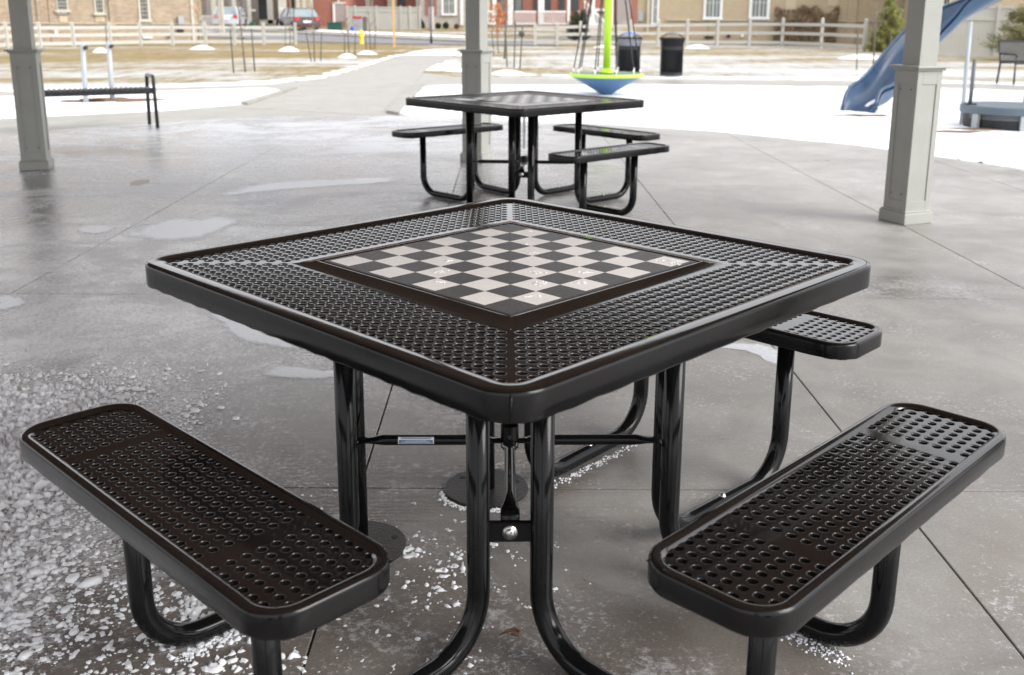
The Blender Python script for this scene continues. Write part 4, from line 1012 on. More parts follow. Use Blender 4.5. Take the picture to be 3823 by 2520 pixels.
m = MB(); m.sweep([[*r][::-1] for r in rout], False); m.build('chute_underside', 'slide', SLD, True)
for E_ in (L3, R3): MB().tube([tuple(p-org) for p in E_], .024, 10).build('edge_roll', 'slide', SLD, True)
m = MB(); n = NP; m.sweep([rin[0], [(x-.03, y-.03, z-.05) for x, y, z in rout[0]], [(x, y, z-.06) for x, y, z in rout[1]]], False); m.build('exit_lip', 'slide', SLD, True)
MB().tube([rin[0][k] for k in range(NP)], .022, 8).build('lip_roll', 'slide', SLD, True)
f_ = MB(); c0 = np.array(rout[3][NP//2]); f_.box(c0[0], c0[1], (c0[2])/2, .24, .20, c0[2]); f_.build('foot', 'slide', SLD)
g_ = np.array(G(2236, 262))-org; t_ = np.array(A(2255, 50, G(2236, 262)[1]))-org
MB().tube([tuple(g_), tuple(t_)], .03, 14).build('support_post', 'grey', SLD, True)
e_ = (L3[-1]+R3[-1])/2-org
MB().box(e_[0]+.6, e_[1], e_[2]-.15, 1.2, 1.1, .06).build('deck', 'darkgrey', SLD)
for dx, dy in ((.1, .5), (1.15, .5), (.1, -.5), (1.15, -.5)): MB().box(e_[0]+dx, e_[1]+dy, (e_[2]-.18)/2, .09, .09, e_[2]-.18).build('deck_post', 'grey', SLD)
# snow lying in the chute
m = MB(); rr = []
for i in range(2, 10):
    l, r = L3[i], R3[i]; w_ = .10*(1-abs(i-5.5)/4.2)
    rr.append([tuple(l+(r-l)*(.60+w_*(k/4-.5)*2)+np.array([0, 0, -dep*(1-abs(2*(.60+w_*(k/4-.5)*2)-1)**4.5)+.02+.012*sin(k*pi/4)])) for k in range(5)])
m.sweep(rr, False); tag(m.build('chute_snow', 'snow', smooth=True), kind='stuff')
# round play platform, far right
pc = np.array(G(2250, 303)); pc = (pc[0]+.53, pc[1]+.12, 0); PRr = .56
PL = thing('play_platform', 'round blue grey play platform with black perforated skirt, cut by the right edge', 'platform', pc)
MB().lathe([(PRr-.02, .20), (PRr, .21), (PRr, .285), (PRr-.015, .30), (.0001, .30)], 60).lathe([(PRr-.02, .20), (.3, .20)], 60).build('deck_ring', 'bluegrey', PL, True, angle=.5)
MB().lathe([(PRr-.06, .0), (PRr-.06, .21)], 60).build('skirt', 'blacknet', PL, True)
dt = MB()
for row in range(2):
    for k in range(52):
        a = radians(185)+k*radians(3.4)+row*radians(1.7); r = PRr-.057; z = .18-row*.026; n0 = len(dt.v)
        for dx, dz in ((-.009, .008), (.009, .008), (0, -.012)): dt.v.append((r*cos(a)-dx*sin(a), r*sin(a)+dx*cos(a), z+dz))
        dt.f.append((n0, n0+1, n0+2))
o_ = dt.build('perforations', 'grey', PL); o_['kind'] = 'stuff'
for a in (262, 322, 22, 82, 142, 202): MB().box((PRr-.03)*cos(radians(a)), (PRr-.03)*sin(radians(a)), .105, .085, .04, .21, radians(a+90)).build('leg', 'grey', PL)
MB().tube([(-PRr+.07, .0, .29), (-PRr+.07, .0, .84)], .024, 12).build('handle_post', 'darkgrey', PL, True)
MB().box(-PRr+.07, 0, .308, .12, .10, .015).build('post_plate', 'blacksteel', PL)
# bench with back, right edge
c = G(2352, 197); BR = thing('park_bench', 'black bench with slatted back standing by the footpath at the right edge', 'bench', c, radians(14))
for x in (0.03, 1.45):
    MB().tube([(x, 0, 0), (x, .02, .60)]+arc((x, .02, .55), (x, .02, .62), (x, .45, .62), .04, 4)+[(x, .48, .62)], .022, 8).build('arm', 'blacksteel', BR, True)
    MB().tube([(x, .50, 0), (x, .46, .42), (x, .56, .86)], .022, 8).build('back_leg', 'blacksteel', BR, True)
s1 = MB().box(0, 0, 0, .030, .46, .012).mesh('slat', MT['blacksteel']); s2 = MB().box(0, 0, 0, .030, .012, .44).mesh('slat', MT['blacksteel'])
for k in range(26):
    put('seat_slat', s1, BR, (.06+k*.054, .24, .44)); put('back_slat', s2, BR, (.06+k*.054, .515, .66), (radians(-12), 0, 0))
for y, z in ((.02, .43), (.46, .43), (.47, .46), (.56, .87)): MB().box(.74, y, z, 1.44, .03, .035).build('rail', 'blacksteel', BR)

# ------------------------------------------------------------ ranch fences
def fence(pts, hs, label, extra=None):
    c = pts[0]; F = thing('rail_fence', label, 'fence', (c[0], c[1], 0))
    pm = MB(); pm.box(0, 0, .5, .13, .13, 1.0); pm.v += [(0, 0, 1.05)]; pm.f += [(4, 5, 8), (5, 6, 8), (6, 7, 8), (7, 4, 8)]; pm = pm.mesh('post', MT['vinylfence'])
    for i, p in enumerate(pts): put('post', pm, F, (p[0]-c[0], p[1]-c[1], -.02), (0, 0, 0), (1, 1, hs[i]/1.03))
    for i in range(len(pts)-1):
        a, b = np.array(pts[i]), np.array(pts[i+1])
        for fr in (.76, .46, .14):
            MB().bar((a[0]-c[0], a[1]-c[1], hs[i]*fr), (b[0]-c[0], b[1]-c[1], hs[i+1]*fr), .045, .14).build('rail', 'vinylfence', F)
    return F
lp = [G(x, y)[:2] for x, y in ((-200, 122), (-90, 117), (17, 112.5), (94, 110), (172, 109), (257, 107), (327, 105.3), (402, 104.5), (479, 104), (546, 103.8), (614, 103.4), (687, 103.2))]
fence(lp, [1.05]*len(lp), 'left cream three rail fence in front of the tan brick house')
rp = [G(x, y)[:2] for x, y in ((1243, 105.5), (1294, 105.8), (1348, 106), (1405, 106), (1465, 106.1), (1529, 106.3), (1596, 106.6), (1666, 107), (1740, 107.6), (1816, 108.5), (1907, 112.3), (2007, 119))]
fence(rp, [1.12, 1.14, 1.2, 1.24, 1.28, 1.3, 1.34, 1.38, 1.42, 1.42, 1.42, 1.38], 'right cream three rail fence in front of the buff brick building')
# vertical board privacy fence, right
wa, wb = np.array(G(2150, 129)[:2]), np.array(G(2700, 137)[:2]); L = np.linalg.norm(wb-wa); ang = atan2(wb[1]-wa[1], wb[0]-wa[0])
WF = thing('privacy_fence', 'tall white vertical board fence behind the slide at right', 'fence', (wa[0], wa[1], 0), ang)
bm_ = MB().box(0, 0, .70, .148, .02, 1.28).mesh('board', MT['vinylfence'])
for k in range(int(L/.155)): put('board', bm_, WF, (k*.155, .004*(k % 2), 0))
for z, h_ in ((1.36, .10), (1.80, .08), (.06, .12)): MB().box(L/2, -.02, z, L, .05, h_).build('rail', 'vinylfence', WF)
MB().box(L/2, .0, 1.58, L, .015, .34).build('top_panel', 'vinylfence', WF)
for k in range(int(L/2.4)+1): MB().box(k*2.4, -.02, .94, .12, .12, 1.9).build('post', 'vinylfence', WF)

# ------------------------------------------------------------ buildings
class Wall:
    def __init__(s, name, label, P0, P1, base, H_, depth, mat, roof='shingle', cat='building'):
        s.P0 = np.array(P0, float); s.P1 = np.array(P1, float); s.L = np.linalg.norm(s.P1-s.P0); s.d = (s.P1-s.P0)/s.L; s.base = base
        s.n = np.array([s.d[1], -s.d[0]]); s.ang = atan2(s.d[1], s.d[0])
        s.T = thing(name, label, cat, (P0[0], P0[1], base), s.ang)
        MB().box(s.L/2, depth/2, H_/2-.3, s.L, depth, H_+.6).build('wall', mat, s.T)
        if roof:
            m = MB(); e = .4; m.v = [(-e, -e, H_), (s.L+e, -e, H_), (s.L+e, depth+e, H_), (-e, depth+e, H_), (s.L*.2, depth/2, H_+2.2), (s.L*.8, depth/2, H_+2.2)]
            m.f = [(0, 1, 5, 4), (1, 2, 5), (2, 3, 4, 5), (3, 0, 4), (3, 2, 1, 0)]; m.build('roof', roof, s.T)
    def hit(s, px, py):
        d = _ray(px, py); o_ = np.array(CAM); n = s.n; t = ((s.P0-o_[:2])@n)/(d[:2]@n); p = o_+d*t
        return (p[:2]-s.P0)@s.d, p[2]-s.base
    def rect(s, name, x0, y0, x1, y1, mat, proud=.05, th=None, parent=None):
        a, zt = s.hit(x0, y0); b, _ = s.hit(x1, y0); _, zb = s.hit((x0+x1)/2, y1); 
        ym = (y0+y1)/2; a, _ = s.hit(x0, ym); b, _ = s.hit(x1, ym)
        th = th or (abs(proud)+.04)
        return MB().box((a+b)/2, -proud+th/2-.0, (zt+zb)/2, b-a, th, zt-zb).build(name, mat, parent or s.T)
    def window(s, x0, y0, x1, y1, glass='glass', frame='trim', fw=3.0, mull=1, rows=2):
        w_ = s.rect('window', x0-fw, y0-fw, x1+fw, y1+fw, frame, .05)
        a, zt = s.hit(x0, y0); b, _ = s.hit(x1, (y0+y1)/2); a, _ = s.hit(x0, (y0+y1)/2); _, zb = s.hit(x0, y1)
        cols = mull+1; W_ = (b-a)/cols
        for i in range(cols):
            MB().box(a+W_*(i+.5), -.055, (zt+zb)/2, W_*.86, .02, zt-zb).build('pane', glass, w_)
        nb = MB()
        for i in range(1, rows):
            nb.box((a+b)/2, -.072, zb+(zt-zb)*i/rows, b-a, .012, .022)
        for i in range(cols): nb.box(a+W_*(i+.5), -.0721, (zt+zb)/2, .022, .0122, zt-zb)
        if nb.v: nb.build('muntins', frame, w_)
        MB().box((a+b)/2, -.10, zb-.10, (b-a)+.3, .12, .10).build('sill', frame, w_)
        return w_
# tan brick house, left
H1 = Wall('brick_house', 'mottled tan brick house with narrow windows behind the left fence', (-33, 44.0), (-16.2, 51.9), 0, 6, 9, 'tanbrick')
H1.rect('ledge', -300, 52.5, 468, 55.5, 'trim', .10)
H1.window(132, -50, 153, 21, 'glass', 'trim', 2.5, 1, 9); H1.window(221, -45, 237, 28, 'glass', 'trim', 4, 1, 8); H1.window(325, -40, 342, 44, 'glass', 'trim', 5, 1, 9)
H1.rect('panel', 138, 36, 157, 52, 'panel', .04); H1.rect('panel', 222, 35, 243, 51, 'panel', .04)
H1.rect('pilaster', 85, -60, 92, 100, 'tanbrick', .09); H1.rect('pilaster', 253, -60, 266, 100, 'tanbrick', .09); H1.rect('pilaster', 113, -60, 116, 100, 'tanbrick', .06)
H1.rect('corner_trim', 443, -60, 449, 100, 'trim', .06)
H1.rect('stone_sill', 133, 22, 156, 33, 'stone', .12)
H1.rect('meter_box', 413, 37, 426, 57, 'grey', .25); H1.rect('gas_meter', 411, 68, 426, 75, 'blacksteel', .2); H1.rect('vent', 332, 81, 353, 89, 'white', .12); H1.rect('vent_slot', 334, 81.5, 341, 84, 'blacksteel', .14); H1.rect('vent_slot', 344, 81.5, 351, 84, 'blacksteel', .14); H1.rect('outlet_pipe', 391, 80, 397, 86, 'darkgrey', .2); H1.rect('vent', 127, 70, 134, 79, 'white', .12)
# buff building, right
H2 = Wall('brick_building', 'long buff brick building with paired white windows behind the right fence', (A(1480, 100, 52)[0], 52), (A(2420, 100, 50)[0], 49.5), 0, 6, 10, 'beigebrick')
H2.rect('ledge', 1548, 46, 2420, 50, 'trim', .12); H2.window(1641, -60, 1675, 39, 'glasspale', 'white', 5, 1, 3); H2.window(1748, -60, 1784, 38.6, 'glasspale', 'white', 6, 1, 3)
H2.window(1519, -60, 1528, 54, 'glasspale', 'white', 4, 0, 3); H2.rect('downspout', 1504, -60, 1509, 80, 'trim', .12)
H2.rect('recess_panel', 1827, -60, 1851, 22, 'panel', .03); H2.rect('recess_panel', 1925, -60, 1950, 14, 'panel', .03)
H2.rect('pilaster', 1969, -60, 1990, 104, 'beigebrick', .08); H2.rect('meter_box', 1483, 27, 1494, 49, 'grey', .3)
H2.rect('vent', 1688.5, 80, 1696, 87, 'blacksteel', .1); H2.rect('foundation_vent', 1637, 84, 1657, 89, 'blacksteel', .1)
for px, py, r in ((1724, 84, .10), (1755, 80.5, .05), (1853, 86, .085), (1542, 62, .06)):
    a, z = H2.hit(px, py); m = MB().lathe([(.0001, .12), (r*.7, .10), (r, .02), (r, -.02)], 14); m.v = [(v[0]+a, -v[2], v[1]+z) for v in m.v]; m.build('round_vent', 'white', H2.T, True)
# ivy
vp = [(1795, 110), (1797, 60), (1799, 25), (1803, 12), (1808, 18), (1818, 22), (1830, 24), (1850, 22), (1858, 16), (1866, 12), (1874, 16), (1884, 18), (1893, 12), (1898, 13), (1905, 22), (1915, 31), (1925, 32), (1935, 22), (1943, 14), (1948, 12), (1950, 25), (1944, 50), (1941, 78), (1941, 112)]
vw = [H2.hit(*p) for p in vp]; xs = [p[0] for p in vw]; zs_ = [p[1] for p in vw]
P = np.stack([rng.uniform(min(xs), max(xs), 9000), rng.uniform(min(zs_), max(zs_), 9000)], 1); P = P+rng.normal(0, .03, P.shape); P = P[inpoly(P, vw)]
dn = fnoise(P, 2, ((1.2, 1), (3, .6))); P = P[(rng.uniform(-.9, .6, len(P)) < dn)]
m = MB()
for x, z in P:
    y = -.10-rng.uniform(0, .16); s_ = rng.uniform(.03, .07); a, b_ = rng.uniform(0, 2*pi), rng.uniform(-.9, .9)
    u = Vector((cos(a), sin(a)*sin(b_), sin(a)*cos(b_)))*s_; v = Vector((-sin(a), cos(a)*sin(b_), cos(a)*cos(b_)))*s_; c = Vector((x, y, z))
    m.poly([c-u, c-v*.6, c+u, c+v*.6])
iv_ = m.build('ivy', 'vine'); iv_.location = (H2.P0[0], H2.P0[1], 0); iv_.rotation_euler = (0, 0, H2.ang); tag(iv_, 'patch of brown dry ivy climbing the buff brick wall', 'ivy')

def ring_house(nm, label, x0, x1, Y, mat, H_=6.5, depth=8):
    b = terr(Y); return Wall(nm, label, A(x0, 50, Y)[:2], A(x1, 50, Y)[:2], b, H_, depth, mat)
# grey-brown terraces with white porches
H3 = ring_house('terraced_house', 'taupe brick terraced house with white porch columns behind the silver car', 470, 652, 76, 'greybrick')
for (a, b) in ((500, 510), (548, 556), (583, 590), (628, 640)): H3.rect('porch_column', a, -60, b, 55, 'trim', 1.2, .3)
for (a, b, y1) in ((478, 492, 52), (530, 543, 50), (562, 576, 35), (600, 624, 44)): H3.rect('door', a, -60, b, y1, 'garage' if a != 600 else 'glass', .06)
H3.rect('porch_wall', 516, 30, 584, 54, 'greybrick', .8, .2); H3.rect('porch_rail', 584, 22, 600, 26, 'white', .9, .1); H3.rect('steps', 612, 46, 660, 58, 'stone', 1.2, 1.0)
H3.rect('corner_board', 493, -60, 499, 52, 'trim', .1)
H4 = ring_house('brick_house', 'red brick house with white porch columns and stair railing behind the dark car', 654, 803, 75, 'redbrick')
for (a, b) in ((655, 672), (697, 704), (711, 718), (728, 733)): H4.rect('porch_column', a, -60, b, 42, 'trim', 1.4, .3)
H4.rect('porch_recess', 672, -60, 727, 36, 'panel', .05); H4.rect('window', 676, -60, 684, 20, 'glass', .08); H4.rect('window', 722, -60, 727, 20, 'glass', .08)
H4.rect('side_door', 778, 7, 800, 50, 'garage', .08); H4.rect('door_frame', 774, 5, 779, 54, 'white', .12); H4.rect('door_frame', 774, 5, 803, 8, 'white', .12); H4.rect('downspout', 783, -60, 788, 7, 'trim', .1)
rl = H4.rect('railing', 659, 19, 736, 21.5, 'white', 1.6, .06); H4.rect('railing', 659, 40, 736, 42, 'white', 1.6, .06)
bl = MB(); a, zt = H4.hit(660, 20); b, zb = H4.hit(736, 41); 
for t in np.arange(a, b, .13): bl.box(t, -1.6, (zt+zb)/2, .035, .035, zt-zb)
bl.build('balusters', 'white', H4.T)
H5 = ring_house('terraced_house', 'dark red terraced house showing above the cream board fence', 804, 985, 81, 'redbrick')
for (a, b) in ((816, 826), (848, 860), (862, 866)): H5.rect('trim_board', a, -60, b, 16, 'trim', .1)
for (a, b) in ((826, 846), (866, 892), (927, 941)): H5.rect('window', a, -60, b, 15, 'glass' if a == 927 else 'redshut', .06)
H5.rect('porch_column', 903, -60, 924, 30, 'trim', 1.0, .3); H5.rect('corner_board', 966, -60, 974, 20, 'white', .1)
H6 = ring_house('stone_house', 'grey stone house with white framed window and red shutters in the middle distance', 976, 1100, 77, 'stone')
H6.window(1030, -60, 1056, 31, 'glasspale', 'white', 5, 1, 4); H6.rect('window', 988, -60, 1014, 35, 'redshut', .06); H6.rect('window_bay', 997, -60, 1006, 38, 'glasspale', .1); H6.rect('corner_board', 1069, -60, 1076, 58, 'white', .1)
H7 = ring_house('brick_house', 'red brick house with long white railed porch in the centre distance', 1110, 1484, 80, 'redbrick')
H7.rect('porch_deck', 1110, 57, 1322, 60, 'stone', 2.2, 2.2); H7.rect('porch_skirt', 1110, 60, 1322, 72, 'garage', 2.1, 2.0)
for (a, b) in ((1127, 1139), (1145, 1154), (1180, 1192), (1249, 1262), (1315, 1321), (1370, 1377), (1415, 1419)): H7.rect('porch_column', a, -60, b, 57, 'white' if a > 1140 else 'trim', 2.2, .3)
for (a, b) in ((1194, 1214), (1240, 1248), (1266, 1280), (1298, 1312), (1328, 1345)): H7.rect('shutter', a, -60, b, 25, 'door', .07)
for (a, b) in ((1197, 1211), (1262, 1266), (1160, 1172)): H7.rect('window', a, -60, b, 24, 'glasspale', .09)
H7.rect('garage_door', 1379, 30, 1402, 58, 'garage', .08); H7.rect('garage_roof', 1374, 20, 1408, 26, 'white', .5); H7.rect('corner_board', 1335, 25, 1346, 33, 'white', .1)
H7.rect('doorway', 1434, -60, 1466, 54, 'garage', .06); H7.rect('doorway_step', 1434, 49, 1466, 57, 'stone', .5)
for (a, b) in ((1127, 1147), (1196, 1244), (1256, 1282), (1284, 1312)):
    H7.rect('rail', a, 25.5, b, 29, 'white', 2.3, .08); H7.rect('rail', a, 53, b, 56, 'white', 2.3, .08)
    bl = MB(); q, zt = H7.hit(a, 27); e, zb = H7.hit(b, 54)
    for t in np.arange(q, e, .14): bl.box(t, -2.3, (zt+zb)/2, .05, .035, zt-zb)
    bl.build('balusters', 'white', H7.T)
st = MB(); a, zt = H7.hit(1352, 30); b, zb = H7.hit(1398, 72)
for k in range(6): st.box(a+(b-a)*(k+.5)/6, -2.4, zb+(zt-zb)*(1-(k+.5)/6)/2, (b-a)/6, 1.2, (zt-zb)*(1-(k+.5)/6))
st.build('stairs', 'white', H7.T)
st = MB()
for o_ in (0, .9): st.bar((a, -2.0-o_, zt+.9), (b, -2.0-o_, zb+.7), .06, .10)
for k in range(12): st.box(a+(b-a)*k/11, -2.9, zb+(zt-zb)*(1-k/11)+.4, .05, .04, .85)
st.build('stair_rail', 'white', H7.T)
H8 = Wall('brick_house', 'buff house wall showing above the white board fence at the far right', (A(2150, 60, 44)[0], 44), (A(2700, 60, 42)[0], 42), 0, 6, 6, 'beigebrick')
H8.window(2195, -50, 2208, 10, 'glass', 'trim', 3, 0, 2)
# cream board fence in the distance
Y = 70.0; fa, fb = A(805, 60, Y), A(980, 60, Y); CF = thing('board_fence', 'cream vinyl board fence with gate beyond the street', 'fence', (fa[0], Y, terr(Y))); Lf = fb[0]-fa[0]
zt = A(860, 16, Y)[2]-terr(Y)
for k in range(int(Lf/.18)): MB().box(.09+k*.18, .004*(k % 2), zt*.42, .172, .03, zt*.80).build('board', 'vinylfence', CF)
MB().box(Lf/2, 0, zt*.90, Lf, .02, zt*.16).build('lattice_panel', 'vinylfence', CF)
for z in (.03, .82, .98): MB().box(Lf/2, -.02, zt*z, Lf, .06, .10).build('rail', 'vinylfence', CF)
for px in (806, 826, 875, 931, 953, 976): x = A(px, 50, Y)[0]-fa[0]; MB().box(x, -.02, zt*.52, .13, .13, zt*1.08).build('post', 'vinylfence', CF)
# white railing by the tan house
Y = 62.0; fa, fb = A(471, 60, Y), A(519, 60, Y); WR = thing('picket_railing', 'white picket railing beside the tan brick house', 'railing', (fa[0], Y, terr(Y))); Lf = fb[0]-fa[0]; h0 = A(490, 36, Y)[2]-terr(Y)
for k in range(int(Lf/.11)): MB().box(k*.11, 0, h0/2, .045, .03, h0).build('picket', 'white', WR)
for z in (.05, .97): MB().box(Lf/2, 0, h0*z, Lf, .06, .07).build('rail', 'white', WR)
x = A(518, 50, Y)[0]-fa[0]
MB().box(x, -.3, 1.6, .28, .28, 3.6).build('post', 'trim', WR)

# ------------------------------------------------------------ street things
c = G(840, 102); HY = thing('fire_hydrant', 'bright yellow fire hydrant near the street', 'hydrant', c)
MB().lathe([(.0001, 0), (.13, 0), (.13, .05), (.10, .06), (.095, .45), (.12, .47), (.12, .50), (.105, .52), (.095, .60), (.05, .66), (.0001, .68)], 20).build('barrel', 'yellow', HY, True, angle=.6)
MB().tube([(-.16, 0, .40), (.16, 0, .40)], .05, 12).tube([(0, -.16, .36), (0, 0, .36)], .06, 12).build('nozzle', 'yellow', HY, True)
MB().tube([(0, 0, .66), (0, 0, .72)], .03, 6).build('top_nut', 'yellow', HY)
c = G(916, 110); t = A(913, -25, c[1]); WP = thing('wooden_post', 'slim yellow timber sign post near the path end', 'post', c)
MB().box(0, 0, t[2]/2, .085, .085, t[2]).build('shaft', 'pine', WP); MB().box(0, -.06, t[2]-.15, .45, .02, .3).build('sign_panel', 'red', WP)
def util(px0, px1, yt, yb, Y, name, label, mat, cat, dep=.6):
    a, b = A(px0, yb, Y), A(px1, yb, Y); zt, z0 = A(px0, yt, Y)[2], terr(Y); T = thing(name, label, cat, ((a[0]+b[0])/2, Y, z0)); w_ = b[0]-a[0]; h_ = max(.2, zt-z0)
    bo = MB().box(0, dep/2, h_*.45, w_, dep, h_*.9).build('cabinet', mat, T); bevmod(bo, .02)
    m = MB(); m.v = [(-w_*.52, -.04, h_*.9), (w_*.52, -.04, h_*.9), (w_*.52, dep+.04, h_*.9), (-w_*.52, dep+.04, h_*.9), (-w_*.48, .05, h_), (w_*.48, .05, h_), (w_*.48, dep-.02, h_), (-w_*.48, dep-.02, h_)]
    m.f = [(0, 1, 5, 4), (1, 2, 6, 5), (2, 3, 7, 6), (3, 0, 4, 7), (4, 5, 6, 7), (3, 2, 1, 0)]; m.build('lid', mat, T); return T, w_, h_
util(761, 793, 51, 66, 69, 'utility_box', 'large dark green utility box right of the dark car', 'green', 'utility box')
util(581, 590, 51, 57, 72, 'utility_box', 'small green utility box between the two parked cars', 'green', 'utility box')
util(814, 821, 62, 75, 66, 'recycling_box', 'bright blue recycling box beside the grey mailbox', 'blue', 'recycling box', .3)
T, w_, h_ = util(820, 842, 38, 75, 67, 'mailbox', 'grey community mailbox with red top edge by the cream fence', 'grey', 'mailbox', .45)
MB().box(0, -.03, h_*.93, w_, .03, .16).build('red_band', 'red', T)
for i in range(3): MB().box((i-1)*w_*.3, -.012, h_*.6, w_*.26, .02, h_*.45).build('mail_door', 'grey', T)
T, w_, h_ = util(843, 852, 38, 75, 67.2, 'waste_cart', 'brown wheeled waste cart next to the mailbox', 'bark', 'waste cart', .5)
Y = 68.; c = A(1002, 60, Y); z0 = terr(Y); LP_ = thing('lamp_post', 'thick grey street lamp post before the stone house', 'lamp post', (c[0], Y, z0))
MB().tube([(0, 0, 0), (0, 0, .1), (0, 0, 1.6)], [.24, .22, .20], 14).build('base', 'garage', LP_, True); MB().tube([(0, 0, 1.5), (0, 0, 6)], .11, 12).build('shaft', 'garage', LP_, True)
MB().box(0, -.35, 6.05, .3, .9, .12).build('lantern', 'darkgrey', LP_)
c = GS(1002, 101); c = (c[0], c[1], c[2]); PS = thing('sign_post', 'thin dark metal post standing at the street edge in the centre', 'post', c)
MB().tube([(0, 0, 0), (0, 0, 2.4)], .03, 8).build('shaft', 'stake', PS, True); MB().tube([(0, 0, 0), (0, 0, .45)], .06, 8).build('sleeve', 'blacksteel', PS, True)
# cars (local x = forward)
def car(label, px, Y, heading, mat, L_=4.3, W_=1.75, H_=1.45, hatch=True):
    c = A(px, 60, Y); T = thing('parked_car', label, 'car', (c[0], Y, terr(Y)), heading, 'parked cars')
    lo = [(-L_/2, .35), (-L_/2+.03, .80), (-L_/2+.12, .93), (L_/2-1.15, .90), (L_/2-.2, .72), (L_/2, .55), (L_/2-.02, .25), (-L_/2+.05, .25)]
    m = MB(); W2 = W_/2
    rings = [[(x, -W2*.90, z) for x, z in lo], [(x*1.0, -W2, z*(1 if z > .5 else 1)) for x, z in [(a*.985, b*.97+.01) for a, b in lo]], [(x, W2, z) for x, z in [(a*.985, b*.97+.01) for a, b in lo]], [(x, W2*.90, z) for x, z in lo]]
    m.sweep(rings); n = len(lo); m.f.append(tuple(range(n))); m.f.append(tuple(3*n+k for k in reversed(range(n)))); m.build('body', mat, T)
    bk = -L_/2+(.16 if hatch else .75); cab = [(bk, .92), (bk+.35, H_-.06), (bk+.7, H_), (.55, H_-.02), (1.15, .90)]
    m = MB(); rr = []
    for s_ in (-1, 1): rr.append([(x, s_*W2*(.94 if z < 1 else .74), z) for x, z in cab])
    m.v = rr[0]+rr[1]; n = 5; m.f = [tuple(reversed(range(n))), tuple(n+k for k in range(n))]+[(k, k+1, n+k+1, n+k) for k in range(n-1)]; cb = m.build('cabin', 'carglass', T)
    m = MB(); m.box((bk+.7+.55)/2, 0, H_+.005, .55-bk-.55, W_*.73, .03); m.build('roof', mat, T)
    for s_ in (-1, 1):
        pl = MB().bar((bk+.05, s_*W2*.92, .95), (bk+.5, s_*W2*.75, H_-.02), .07, .07).bar((.58, s_*W2*.75, H_-.02), (1.15, s_*W2*.93, .92), .06, .06).bar((-.35, s_*W2*.93, .93), (-.3, s_*W2*.75, H_-.01), .07, .07); pl.build('pillar', mat, T)
        MB().box(-L_/2+.06, s_*W2*.76, .80, .14, .26, .20).build('tail_light', 'lamp', T)
        MB().box(L_/2-.16, s_*W2*.72, .64, .2, .3, .14).build('headlight', 'white', T)
        for x in (-L_/2+.78, L_/2-.80):
            w_ = MB().tube([(x, s_*(W2-.20), .31), (x, s_*(W2+.01), .31)], .31, 20).build('wheel', 'tyre', T, True, angle=.6)
            MB().tube([(x, s_*(W2-.01), .31), (x, s_*(W2+.02), .31)], .19, 12).build('rim', 'grey', w_, True, angle=.6)
    MB().box(-L_/2, 0, .62, .03, .52, .13).build('number_plate', 'white', T); MB().box(-L_/2+.02, 0, .38, .12, W_*.95, .18).build('bumper', mat, T)
    return T
car('dark maroon hatchback parked facing away by the street', 692, 66, radians(118), 'carred')
car('pale silver car with red tail lights beyond the white railing', 538, 72, radians(95), 'carsilver')

# ------------------------------------------------------------ plants
def leaves(m, P, s0, s1, flat_=False):
    for p in P:
        s_ = rng.uniform(s0, s1); u = Vector(rng.normal(0, 1, 3)).normalized(); v = u.orthogonal().normalized(); a = rng.uniform(0, 6.28); w_ = u.cross(v); v = v*cos(a)+w_*sin(a)
        c = Vector(p); m.poly([c-u*s_, c+v*s_*.5, c+u*s_, c-v*s_*.5])
def conifer(name, label, c, H_, R_, n, mat, droop=.35, lean=0, cat='tree'):
    T = thing(name, label, cat, c); MB().tube([(0, 0, 0), (0, 0, H_*.97)], [R_*.06+.02, .01], 8).build('trunk', 'bark', T, True)
    m = MB(); lev = int(H_/.13)
    for i in range(lev):
        z = .08+(H_-.1)*i/lev; r = R_*(1-(z/H_))**.85*rng.uniform(.8, 1.15); nb = max(5, int(11*(1-z/H_)+4))
        for b in range(nb):
            a = rng.uniform(0, 2*pi); rr = r*rng.uniform(.75, 1.18); k = max(3, int(n*rr/ (lev*nb*R_)))
            for t in np.sqrt(rng.uniform(.05, 1, k)):
                x, y, zz = rr*t*cos(a), rr*t*sin(a), z-droop*rr*t*.5+.25*rr*t*t
                d = Vector((cos(a+rng.normal(0, .7)), sin(a+rng.normal(0, .7)), rng.normal(.15, .35))).normalized(); s_ = rng.uniform(.05, .11); p = Vector((x, y, zz))+Vector(rng.normal(0, .025+.04*t, 3)); o_ = d.orthogonal().normalized()*s_*.20
                m.poly([p-o_, p+d*s_, p+o_, p-d*s_*.3])
    m.build('crown', mat, T); return T
conifer('spruce_tree', 'yellow green young spruce in front of the buff wall, left of the slide', G(2060, 120), 2.55, .82, 26000, 'fir')
conifer('spruce_tree', 'bushy olive spruce before the white board fence at the right edge', G(2408, 140), 3.1, 1.55, 42000, 'spruce', .1)
for px, h_, lab_ in ((1335, 26, 'left one of two dark cedars behind the fence before the red brick porch'), (1353, 24, 'right one of two dark cedars behind the fence before the red brick porch')):
    Y = 53.; c = A(px, 103, Y); hh = A(px, h_, Y)[2]; conifer('cedar_tree', lab_, (c[0], Y, terr(Y)), hh, .52 if px < 1340 else .40, 9000, 'cedar', -.6)
